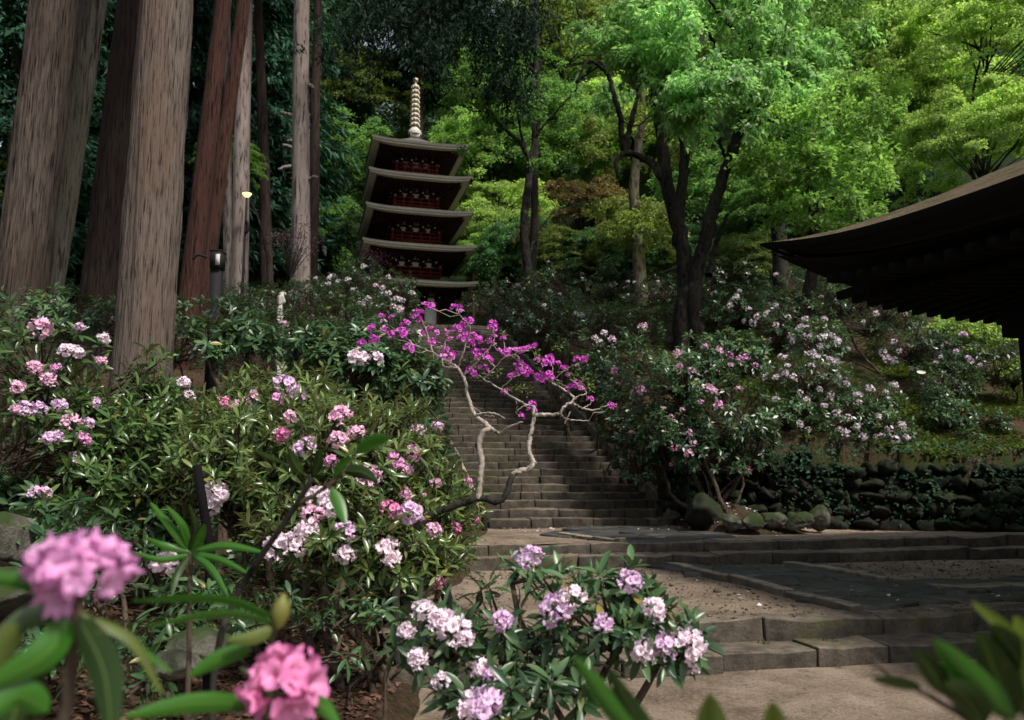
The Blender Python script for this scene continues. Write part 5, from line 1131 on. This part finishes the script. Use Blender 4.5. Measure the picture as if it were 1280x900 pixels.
limb([(572, 960), (570, 870), (578, 700), (556, 580), (528, 470), (518, 360), (498, 245), (478, 120), (470, 0), (460, -90)], .235, .09, (0, 0), 22)
limb([(625, 960), (612, 870), (606, 740), (634, 610), (672, 480), (712, 370), (735, 300), (728, 225), (745, 120), (790, 40), (840, -60)], .21, .07, (0, -1.2), 20)
limb([(560, 640), (566, 520), (574, 370), (545, 310), (520, 200), (560, 60), (565, -60)], .16, .06, (.2, .8), 16)
limb([(525, 470), (480, 420), (420, 402), (398, 420), (404, 465)], .13, .04, (0, -.2)); limb([(418, 404), (412, 330), (398, 265), (372, 180), (340, 105), (280, 0)], .085, .03, (0, -.4))
limb([(424, 400), (434, 330), (452, 260), (462, 190)], .09, .04, (0, .4)); limb([(376, 190), (330, 160), (290, 240)], .05, .02, (-.3, -.5)); limb([(340, 170), (320, 190)], .04, .02)
limb([(735, 335), (770, 315), (830, 312), (900, 290)], .11, .03, (-1, -1.6)); limb([(690, 430), (660, 350)], .05, .03); limb([(640, 720), (665, 620), (690, 560)], .10, .04, (.3, 1)); limb([(505, 290), (440, 330), (400, 300)], .03, .015)
limb([(745, 120), (690, 60), (640, 0)], .08, .03, (-1, -2)); limb([(728, 225), (660, 120), (620, 40)], .07, .02, (-1, -3))
mb.build('trunk', M['bark_dark'], mt_, True)
mb = MB(); tm = (np.array([(0, 0, 0), (-.26, .4, .06), (0, 1, -.2), (.26, .4, .06)], float), LEAF_FAR[1])
for (x, y, Yd, rx, ry, rz, n) in [(560, 100, 16.5, 1.9, 1.3, .8, 95), (640, 190, 16, 1.5, 1.1, .75, 100), (660, 260, 15.8, 1.1, .9, .5, 60), (480, 60, 17, 1.6, 1.2, .7, 36), (400, 40, 18, 1.2, 1, .6, 30), (720, 120, 17, 1.6, 1.3, .9, 56), (760, 220, 18.5, 1.4, 1.2, .9, 70), (830, 170, 19, 1.5, 1.2, .9, 70), (880, 60, 19, 1.8, 1.5, .9, 54), (800, 20, 18, 1.6, 1.3, .8, 30), (640, 20, 17, 2, 1.5, .7, 34), (500, -60, 18, 3, 2, 1, 70), (760, -80, 18, 3, 2, 1.2, 80), (850, 330, 21, 1.3, 1, .8, 40), (380, 260, 21, .9, .8, .5, 16)]:
    c = c2(x, y, Yd); d = rdir(n, g); q = c + d * np.array([rx, ry, rz]) * g.uniform(.3, 1, (n, 1)); q[:, 2] = np.round(q[:, 2] / .42) * .42 - .12 * np.abs(d[:, 0]); k_ = fbm(q * .9, 2) > -.12; q, d = q[k_], d[k_]
    sprays(mb, q, g.uniform(.3, .6, len(q)), 70, .15, g, d, .55, .07, tm, 1.0, .5)
mb.build('crown', M['maple_gloss'], mt_)

# slender dark tree right of the pagoda
b = at(662, 352, 26); b[2] = ground(b)
t = thing('slender_tree', 'slender dark trunked sapling with sparse green crown between pagoda and forked tree', 'tree', b); mb = MB()
def limb2(pts, r0, r1, dy=(0, 0)):
    k = len(pts); P = np.array([at(p[0], p[1], 26 + dy[0] + (dy[1] - dy[0]) * i / (k - 1)) for i, p in enumerate(pts)]); tube(mb, smooth_path(P, k * 6, .015, g), np.linspace(r0, r1, k * 6), 9)
limb2([(664, 375), (661, 340), (655, 300), (656, 262), (661, 225), (662, 198)], .17, .12); limb2([(662, 200), (655, 185), (630, 160), (612, 140), (590, 118)], .085, .03); limb2([(662, 200), (668, 180), (674, 150), (668, 110), (680, 70)], .08, .03, (0, .4)); limb2([(656, 185), (648, 150), (652, 110)], .05, .02); limb2([(672, 165), (695, 140), (712, 120)], .05, .02, (0, -.5)); limb2([(612, 140), (590, 138), (570, 120)], .03, .015); limb2([(661, 320), (672, 290), (690, 268)], .05, .02)
mb.build('trunk', M['bark_dark'], t, True); mb = MB()
for (x, y, rx, rz, n) in [(590, 135, 1.0, .5, 20), (640, 130, 1.1, .6, 22), (690, 130, 1.1, .6, 20), (660, 90, 1.3, .6, 14), (720, 150, .8, .5, 12), (600, 180, .7, .4, 8), (690, 200, .7, .4, 8)]:
    c = at(x, y, 26); q = c + rdir(n, g) * np.array([rx, .9, rz]); sprays(mb, q, g.uniform(.25, .5, n), 75, .11, g, None, .3, .15)
mb.build('crown', M['maple_mid'], t)
# lone trunks on the right slope
def lone(label, pts, Yd, r0, r1, mat, crown=None, name='tree', dy=(0, 0)):
    k = len(pts); P = np.array([at(p[0], p[1], Yd + dy[0] + (dy[1] - dy[0]) * i / (k - 1)) for i, p in enumerate(pts)]); gz = ground(P[0]); P = np.vstack([[P[0][0], P[0][1], gz - .3], P]) if P[0][2] > gz + .2 else P
    t = thing(name, label, 'tree', (P[0][0], P[0][1], gz)); mb = MB(); tube(mb, smooth_path(P, len(P) * 7, .015, g), np.linspace(r0, r1, len(P) * 7), 14); mb.build('trunk', M[mat], t, True)
    if crown:
        mb = MB()
        for (x, y, rx, rz, n, m_) in crown: c = at(x, y, Yd); q = c + rdir(n, g) * np.array([rx, rx, rz]); sprays(mb, q, g.uniform(.3, .7, n), 110, .13, g, None, .3, .15)
        mb.build('crown', M[crown[0][5]], t)
lone('pale moss patched trunk left of the forked tree', [(802, 400), (800, 350), (797, 300), (792, 240), (800, 170), (806, 90)], 25, .24, .1, 'bark_moss', [(800, 165, 1.8, 1.0, 30, 'maple_pale'), (815, 285, 1.1, .5, 22, 'maple_pale'), (780, 265, 1.0, .5, 16, 'maple_pale')], 'mossy_tree')
lone('dark leaning trunk passing behind the tip of the temple roof', [(992, 440), (1003, 395), (1014, 350), (1018, 295), (1015, 230), (1012, 170)], 19, .17, .11, 'bark_dark', [(1000, 150, 1.8, .8, 40, 'maple_bright'), (1040, 220, 1.4, .6, 30, 'maple_bright'), (980, 210, 1.1, .5, 24, 'maple_bright'), (1030, 265, 1.2, .4, 24, 'maple_bright')], 'leaning_tree')
lone('dark tree with forking boughs high at the top right of the forked tree', [(975, 330), (968, 200), (955, 100), (958, 40), (968, -20), (985, -90)], 24, .24, .2, 'bark_dark', [(980, 20, 2.2, 1.0, 50, 'maple_mid'), (1040, -10, 2.2, .8, 40, 'maple_mid'), (920, 10, 1.8, .8, 36, 'maple_mid'), (990, 90, 1.8, .8, 36, 'maple_mid')], 'forest_tree')

# ------------------------------------------------------------------ blurred plant right in front of the viewer
def big_leaf(parent, pts, Yd, w, mat, Y1=None, fold=.25, roll=0.0, n=12):
    k = len(pts); P = np.array([at(p[0], p[1], Yd + ((Y1 or Yd) - Yd) * i / (k - 1)) for i, p in enumerate(pts)]); P = smooth_path(P, n)
    T = unit(np.gradient(P, axis=0)); view = unit(P - np.array([0, 0, CZ])); S = unit(np.cross(T, view)); N = np.cross(S, T)
    S2 = S * math.cos(roll) + N * math.sin(roll); N = np.cross(S2, T); s = np.linspace(0, 1, n)
    ww = .62 * w * np.sin(np.pi * np.clip(s, .0, 1) ** .8) ** .7 * (1 - .12 * s) + .002; V = []
    for x in (-1, -.5, 0, .5, 1): V.append(P + S2 * (x * ww)[:, None] + N * (fold * ww * abs(x) ** 1.3)[:, None])
    V = np.stack(V, 1); mb = MB(); at_ = np.tile(np.array([1, .5, 0, .5, 1.]), n); i = np.arange(n - 1)[:, None] * 5; j = np.arange(4)[None]
    mb.add(V, [np.stack([i + j, i + j + 1, i + 6 + j, i + 5 + j], -1).reshape(-1, 4)], attr=at_); return mb.build('leaf', M[mat], parent, True)
def stem(parent, pts, r0, r1, mat='twig'):
    P = np.array([at(*p) for p in pts]); mb = MB(); n = len(P) * 6; tube(mb, smooth_path(P, n, .001), np.linspace(r0, r1, n), 8); mb.build('stem', M[mat], parent, True)
b = at(60, 1500, 1.0); b[2] = ground(b)
t = thing('rhododendron_plant', 'out of focus rhododendron with one round pink bloom and long leaves, closest at lower left', 'rhododendron', b)
g = np.random.default_rng(9)
stem(t, [(55, 1500, 1.05), (70, 1050, 1.0), (92, 800, .98), (100, 745, .97)], .012, .007)
put_flower(t, get_truss('fore', 'pet_rose', 0, 0, .075, 20, 0, .066), at(100, 716, .97), unit(np.array([.05, -.25, 1])), .54, g, 'pet_rose')
for a in [([(92, 770), (60, 815), (-20, 860)], .97, .030, 'rh_fore', .9, .25, .4), ([(90, 768), (40, 730), (-30, 722)], .97, .016, 'rh_fore', .95, .3, .2), ([(98, 772), (130, 840), (140, 930)], .96, .030, 'rh_fore_dark', .9, .2, -.5), ([(102, 765), (165, 795), (205, 868)], .97, .014, 'olive', 1.0, .5, .9), ([(100, 768), (150, 790), (215, 840)], .98, .012, 'rh_fore', 1.05, .3, 1.0), ([(92, 765), (45, 770), (-10, 800)], .97, .022, 'rh_mid', .95, .3, .2), ([(70, 795), (35, 850), (5, 935)], .96, .034, 'rh_fore_dark', .92, .25, .5), ([(30, 775), (-5, 830), (-20, 905)], .96, .03, 'olive', .92, .3, .6), ([(60, 890), (20, 870), (-25, 905)], .95, .026, 'rh_fore', .9, .3, .3)]:
    big_leaf(t, a[0], a[1], a[2], a[3], a[4], a[5], a[6])
b = at(380, 1500, 1.3); b[2] = ground(b)
t = thing('rhododendron_plant', 'out of focus rhododendron with a deep pink opening bloom and a yellowish bud', 'rhododendron', b)
stem(t, [(390, 1500, 1.4), (370, 1050, 1.32), (356, 900, 1.28), (352, 870, 1.26)], .012, .007); stem(t, [(360, 1050, 1.32), (330, 860, 1.32), (345, 785, 1.32)], .009, .005)
put_flower(t, get_truss('fore2', 'pet_deep', 1, 0, .075, 14, 0, .068), at(354, 856, 1.26), unit(np.array([.0, -.55, .8])), .55, g, 'pet_deep')
mb = MB(); tube(mb, np.array([at(347, 785, 1.32), at(350, 768, 1.32), at(353, 755, 1.32), at(355, 742, 1.32)]), [.006, .016, .013, .002], 10); mb.build('bud', M['bud'], t, True)
for a in [([(345, 775), (290, 755), (165, 752)], 1.32, .016, 'rh_fore', 1.25, .4, .95), ([(343, 780), (280, 770), (185, 784)], 1.32, .014, 'rh_fore', 1.22, .4, .9), ([(315, 812), (280, 822), (236, 846)], 1.32, .022, 'rh_fore', 1.28, .3, .4), ([(318, 880), (240, 880), (155, 896)], 1.28, .022, 'rh_fore', 1.15, .3, .3), ([(345, 785), (315, 798), (285, 800)], 1.32, .016, 'olive', 1.28, .3, .2), ([(365, 890), (400, 880), (424, 905)], 1.27, .018, 'rh_fore', 1.2, .3, .2), ([(335, 895), (330, 860), (300, 835)], 1.3, .014, 'rh_mid', 1.25, .3, .4), ([(350, 895), (335, 930), (300, 950)], 1.28, .02, 'rh_fore_dark', 1.2, .3, .4)]:
    big_leaf(t, a[0], a[1], a[2], a[3], a[4], a[5], a[6])
b = at(300, 1100, 2.3); b[2] = ground(b)
t = thing('rhododendron_plant', 'slightly blurred bare dark stem topped by a spray of broad dark leaves', 'rhododendron', b)
stem(t, [(270, 1100, 2.35), (288, 760, 2.3), (330, 690, 2.25), (372, 630, 2.22), (390, 598, 2.2)], .012, .008, 'bark_dark'); stem(t, [(372, 630, 2.22), (420, 600, 2.2), (447, 567, 2.2)], .007, .002); stem(t, [(400, 612, 2.21), (430, 588, 2.2)], .004, .002); stem(t, [(390, 600, 2.2), (414, 610, 2.2)], .003, .002); stem(t, [(390, 598, 2.2), (352, 578, 2.2)], .003, .0015)
for a in [([(446, 567), (466, 553), (488, 547)], .030), ([(428, 588), (452, 590), (472, 601)], .028), ([(414, 610), (424, 632), (432, 655)], .026), ([(378, 592), (369, 580), (362, 562)], .024), ([(392, 594), (398, 578), (400, 560)], .022), ([(420, 596), (428, 580), (440, 572)], .016), ([(352, 578), (335, 572), (316, 562)], .012)]:
    big_leaf(t, a[0], 2.2, a[1], random.choice(['rh_fore', 'rh_fore', 'rh_fore_dark']), 2.15, .3, random.uniform(-.3, .3))
b = at(235, 1100, 2.6); b[2] = ground(b)
t = thing('rhododendron_plant', 'single shoot with a rosette of long narrow green leaves below the leaning stake', 'rhododendron', b)
stem(t, [(230, 1100, 2.62), (236, 800, 2.6), (238, 690, 2.58)], .012, .007)
for a in [([(236, 688), (215, 660), (188, 628)], .019, 'rh_fore'), ([(238, 686), (228, 655), (208, 632)], .018, 'rh_fore'), ([(238, 688), (250, 672), (256, 655)], .022, 'rh_fore'), ([(238, 690), (280, 682), (330, 690)], .018, 'rh_fore'), ([(238, 690), (200, 680), (182, 672)], .016, 'rh_fore'), ([(238, 692), (262, 710), (285, 745)], .018, 'rh_fore'), ([(238, 692), (220, 720), (214, 745)], .018, 'rh_fore_dark'), ([(236, 690), (244, 660), (236, 630)], .016, 'rh_fore_dark'), ([(236, 692), (275, 700), (312, 718)], .016, 'rh_fore'), ([(238, 694), (200, 700), (165, 690)], .015, 'rh_fore')]:
    big_leaf(t, a[0], 2.58, a[1], a[2], 2.5, .35, random.uniform(-.4, .4))
put_flower(t, get_truss('truss0_15', 'pet_pale', 1, 0, .075, 15), at(207, 706, 2.6), unit(np.array([0, -.4, .8])), .55, g, 'pet_pale')
b = at(1230, 1500, 1.0); b[2] = ground(b)
t = thing('rhododendron_plant', 'blurred glossy green and dark olive leaves in the lower right corner', 'rhododendron', b)
stem(t, [(1240, 1500, 1.0), (1250, 1000, 1.0), (1262, 900, .98)], .01, .006); stem(t, [(1290, 960, 1.0), (1180, 880, 1.0), (1090, 828, 1.0)], .005, .003)
for a in [([(1270, 900), (1215, 850), (1168, 800)], .027, 'rh_fore', .2), ([(1275, 890), (1262, 800), (1215, 752)], .024, 'olive', .9), ([(1268, 895), (1240, 830), (1225, 790)], .034, 'rh_fore_dark', .5), ([(1285, 900), (1275, 830), (1240, 780)], .036, 'rh_fore_dark', .3), ([(1180, 870), (1165, 840), (1145, 812)], .022, 'rh_fore_dark', .4), ([(1150, 862), (1120, 855), (1090, 848)], .014, 'rh_fore_dark', .8), ([(1230, 905), (1205, 870), (1180, 855)], .03, 'rh_fore_dark', .3), ([(1290, 880), (1290, 820), (1270, 770)], .03, 'olive', .6)]:
    big_leaf(t, a[0], .98, a[1], a[2], .95, .3, a[3])
b = at(850, 1500, 1.0); b[2] = ground(b)
t = thing('rhododendron_plant', 'blurred leaf tips rising from the bottom edge in front of the court', 'rhododendron', b)
stem(t, [(850, 1500, 1.02), (845, 1150, 1.0), (840, 960, 1.0)], .01, .005)
for a in [([(830, 950), (770, 890), (718, 822)], .022, 'rh_fore', .3), ([(832, 950), (790, 890), (762, 838)], .02, 'rh_fore_dark', .3), ([(890, 980), (890, 910), (888, 868)], .033, 'olive', .1), ([(970, 990), (970, 920), (966, 878)], .030, 'olive', .1)]:
    big_leaf(t, a[0], 1.0, a[1], a[2], .97, .3, a[3])

# ------------------------------------------------------------------ ground cover nobody could count
g = np.random.default_rng(66)
def on_ground(n, x0, x1, y0, y1): x, y = g.uniform(x0, x1, n), g.uniform(y0, y1, n); return np.stack([x, y, H(x, y)], -1)
P = np.concatenate([on_ground(9000, -3.5, .2, 2.6, 7.5), on_ground(5000, -8, -1.5, 7.5, 16), np.stack([3.55 + g.normal(size=2600) * .75, 13.85 + g.normal(size=2600) * .5, np.zeros(2600)], -1)])
P[:, 2] = H(P[:, 0], P[:, 1]); uu, vv = uv(P[:, 0], P[:, 1]); ok = ~((uu > uleft(vv)) & (vv < V0)) | ((P[:, 0] > 2.6) & (vv > 13.1)); P = P[ok]
mb = MB(); leaves(mb, P + (0, 0, .012), np.concatenate([g.normal(size=(len(P), 2)), g.normal(size=(len(P), 1)) * .2], 1), np.array([0, 0, 1]) + g.normal(size=P.shape) * .35, g.uniform(.03, .075, len(P)), LEAF_FAR)
o = mb.build('leaf_litter', M['litter']); tag(o, 'brown fallen leaves covering the forest floor and the mound by the stair', 'leaf litter', kind='stuff')
Q = []
for (n, u0, u1, v0, v1, z) in ((420, .6, 9, 10.9, 14, Z2), (500, .5, 9, 6.6, 10.3, Z1), (380, 0, 7, 2, 6, 0)):
    u = g.uniform(u0, u1, n); v = g.uniform(v0, v1, n); Q.append(W(u, v, z + .006))
Q = np.concatenate(Q); mb = MB(); leaves(mb, Q, np.concatenate([g.normal(size=(len(Q), 2)), g.normal(size=(len(Q), 1)) * .1], 1), np.array([0, 0, 1]) + g.normal(size=Q.shape) * .25, g.uniform(.015, .045, len(Q)), LEAF_FAR)
for k in range(NS):
    n = 10; v = V0 + k * RUN + g.uniform(.02, .28, n); u = uc(v) + g.uniform(-SW, SW, n); q = W(u, v, Z2 + (k + 1) * RISE + .012); leaves(mb, q, np.concatenate([g.normal(size=(n, 2)), g.normal(size=(n, 1)) * .1], 1), np.array([0, 0, 1]) + g.normal(size=q.shape) * .25, g.uniform(.02, .05, n), LEAF_FAR)
o = mb.build('leaf_debris', M['litter']); tag(o, 'scattered small dry leaves on the court and the stair', 'leaf litter', kind='stuff')
u = np.concatenate([g.uniform(1, 7, 60), g.uniform(2.5, 6.5, 90)]); v = np.concatenate([g.uniform(6.7, 10, 60), g.uniform(13, 14.1, 90)]); Q = W(u, v, np.where(v > 10.4, Z2, Z1) + .012)
Q2 = np.stack([3.5 + g.normal(size=130) * .8, 13.8 + g.normal(size=130) * .5, np.zeros(130)], -1); Q2[:, 2] = H(Q2[:, 0], Q2[:, 1]) + .03; Q = np.vstack([Q, Q2])
mb = MB(); leaves(mb, Q, np.concatenate([g.normal(size=(len(Q), 2)), g.normal(size=(len(Q), 1)) * .1], 1), np.array([0, 0, 1]) + g.normal(size=Q.shape) * .3, g.uniform(.03, .06, len(Q)), LEAF_FAR, 1.5)
o = mb.build('fallen_petals', M['pet_white']); tag(o, 'pale fallen petals strewn near the stair foot', 'petals', kind='stuff')
# pebbles on the earth
V, Fc = ico(1); n = 7000; u = np.concatenate([g.uniform(-.2, 8, n // 2), g.uniform(.6, 9, n // 2)]); v = np.concatenate([g.uniform(2.4, 6.05, n // 2), g.uniform(6.6, 10.3, n // 2)]); z = np.where(v > 6.3, Z1, 0)
C = W(u, v, z); s = np.exp(g.normal(size=n) * .5) * .0075; Wv = C[:, None] + V[None] * s[:, None, None] * np.stack([g.uniform(.7, 1.4, n), g.uniform(.7, 1.4, n), g.uniform(.4, .8, n)], -1)[:, None]
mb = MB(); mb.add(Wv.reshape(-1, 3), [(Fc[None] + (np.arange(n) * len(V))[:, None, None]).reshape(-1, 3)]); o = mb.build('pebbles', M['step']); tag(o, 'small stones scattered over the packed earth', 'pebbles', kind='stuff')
# dead branches lying about under the bushes
gb = np.random.default_rng(12)
for (pts, r_, lb) in [([(380, 770), (400, 800), (425, 835), (440, 890)], .012, 'long dead branch curving down over the leaf litter below the pink rhododendron'), ([(360, 775), (420, 765), (500, 800)], .010, 'thin bare branch lying level across the litter under the pink rhododendron'), ([(300, 820), (340, 780), (372, 742)], .009, 'short grey dead stick leaning beside the flat grey stone'), ([(440, 850), (480, 840), (530, 815)], .010, 'bent brown twig on the litter beside the lavender rhododendron'), ([(20, 800), (90, 770), (180, 780)], .011, 'dead branch lying among the low shoots by the left boulders')]:
    P = []
    for (x, y) in pts:
        lo_, hi_ = 2.0, 7.0
        for _ in range(24):
            m_ = (lo_ + hi_) / 2; q_ = at(x, y, m_)
            if q_[2] > ground(q_): lo_ = m_
            else: hi_ = m_
        P.append(at(x, y, lo_) + (0, 0, .03 + gb.uniform(0, .05)))
    P = np.array(P); mb = MB(); n = 18; Q = smooth_path(P, n, .012, gb); tube(mb, Q, np.linspace(r_, r_ * .4, n), 7)
    for k in (5, 9, 13): e = Q[k] + gb.normal(size=3) * (.12, .08, .03) + (0, 0, .05); tube(mb, smooth_path([Q[k], (Q[k] + e) / 2 + (0, 0, .02), e], 6), np.linspace(r_ * .5, r_ * .2, 6), 5)
    tag(mb.build('fallen_branch', M['twig'], None, True), lb, 'branch')
# grass tufts in the joints of the steps
n = 46; u = g.uniform(.6, 8, n); row = g.integers(0, 4, n); v = np.array([6.08, 6.42, 10.38, 10.74])[row]; z = np.array([0, .155, Z1, Z1 + .13])[row]; C = np.repeat(W(u, v, z), 12, 0) + g.normal(size=(n * 12, 3)) * (.03, .015, 0)
mb = MB(); leaves(mb, C, np.stack([g.normal(size=n * 12) * .5, g.normal(size=n * 12) * .4 - .3, np.ones(n * 12)], -1), rdir(n * 12, g), g.uniform(.03, .09, n * 12), NEEDLE, 1.0); o = mb.build('grass', M['fern']); tag(o, 'little grass tufts growing at the foot of the low steps', 'grass', kind='stuff')
# moss and seedling cover on the right slope, dark low growth elsewhere
P = on_ground(60000, 4.0, 13, 12.2, 20); uu, vv = uv(P[:, 0], P[:, 1]); k = (fbm(P * .8, 2) > -.35) & (vv > vw(uu) + .45); P = P[k]
mb = MB(); leaves(mb, P, np.concatenate([g.normal(size=(len(P), 2)), g.uniform(.1, .9, (len(P), 1))], 1), np.array([0, 0, 1]) + g.normal(size=P.shape) * .4, g.uniform(.04, .11, len(P)), LEAF_FAR, .9); o = mb.build('moss', M['fern']); tag(o, 'yellow green moss and seedlings covering the slope above the dark wall', 'moss', kind='stuff')
u_ = g.uniform(5.8, 13, 5200); P = W(u_, vw(u_) + g.normal(size=5200) * .12 - .02, Z2 + g.uniform(.1, 1.5, 5200) ** 1.0); k = fbm(P * 2.2, 3) > -.12; P = P[k]
mb = MB(); leaves(mb, P, np.concatenate([g.normal(size=(len(P), 1)), -np.abs(g.normal(size=(len(P), 1))), g.normal(size=(len(P), 1)) * .6 - .3], 1), np.array([0, -1, .5]) + g.normal(size=P.shape) * .4, g.uniform(.04, .1, len(P)), LEAF_FAR, .9); o = mb.build('creeper', M['shrub_soft']); tag(o, 'small dark ferns and creeper hanging over the face of the stone wall', 'creeper', kind='stuff')
P = np.concatenate([on_ground(16000, -14, -1.8, 13, 34), on_ground(14000, 1.5, 16, 19, 34), on_ground(9000, -12, -2.2, 8, 16), on_ground(7000, -2.6, .3, 7.5, 15.5)]); uu, vv = uv(P[:, 0], P[:, 1]); P = P[((np.abs(uu - uc(vv)) > SW + .35) | (vv < V0)) & (fbm(P * .5, 2) > -.2) & ~((uu > uleft(vv) - .1) & (vv < V0))]
mb = MB(); P = np.repeat(P, 2, 0) + g.normal(size=(len(P) * 2, 3)) * (.08, .08, .03); P[:, 2] += g.uniform(0, .22, len(P)); leaves(mb, P, np.concatenate([g.normal(size=(len(P), 2)), g.uniform(-.2, .7, (len(P), 1))], 1), np.array([0, 0, 1]) + g.normal(size=P.shape) * .4, g.uniform(.06, .14, len(P)), LEAF_FAR, .9); o = mb.build('undergrowth', M['rh_dark']); tag(o, 'dark low leafy growth over the shaded slopes under the trees', 'undergrowth', kind='stuff')

# ------------------------------------------------------------------ light
w = bpy.data.worlds.new('World'); scene.world = w; w.use_nodes = True; nt = w.node_tree
sky = nt.nodes.new('ShaderNodeTexSky'); sky.sky_type = 'NISHITA'; sky.sun_disc = False
EL, AZ = R(52), R(138)
sky.sun_elevation = EL; sky.sun_rotation = AZ; sky.air_density = 1.4; sky.dust_density = 2.0
bg = nt.nodes['Background']; hs = nt.nodes.new('ShaderNodeHueSaturation'); hs.inputs['Saturation'].default_value = .45; nt.links.new(sky.outputs[0], hs.inputs['Color']); nt.links.new(hs.outputs[0], bg.inputs[0]); bg.inputs[1].default_value = .15
ld = bpy.data.lights.new('sun', 'SUN'); lo = bpy.data.objects.new('sun', ld); COL.objects.link(lo)
ld.energy = 5; ld.angle = R(7); ld.color = (1, .95, .87)
import mathutils
sd = mathutils.Vector((math.cos(EL) * math.sin(AZ), math.cos(EL) * math.cos(AZ), math.sin(EL)))
lo.rotation_mode = 'QUATERNION'; lo.rotation_quaternion = sd.to_track_quat('Z', 'Y'); lo.location = (20, -10, 40)
scene.view_settings.view_transform = 'Standard'; scene.view_settings.look = 'None'; scene.view_settings.exposure = 0; scene.view_settings.gamma = 1
cy = scene.cycles; cy.max_bounces = 9; cy.diffuse_bounces = 5; cy.glossy_bounces = 2; cy.transmission_bounces = 6; cy.transparent_max_bounces = 4; cy.sample_clamp_indirect = 4
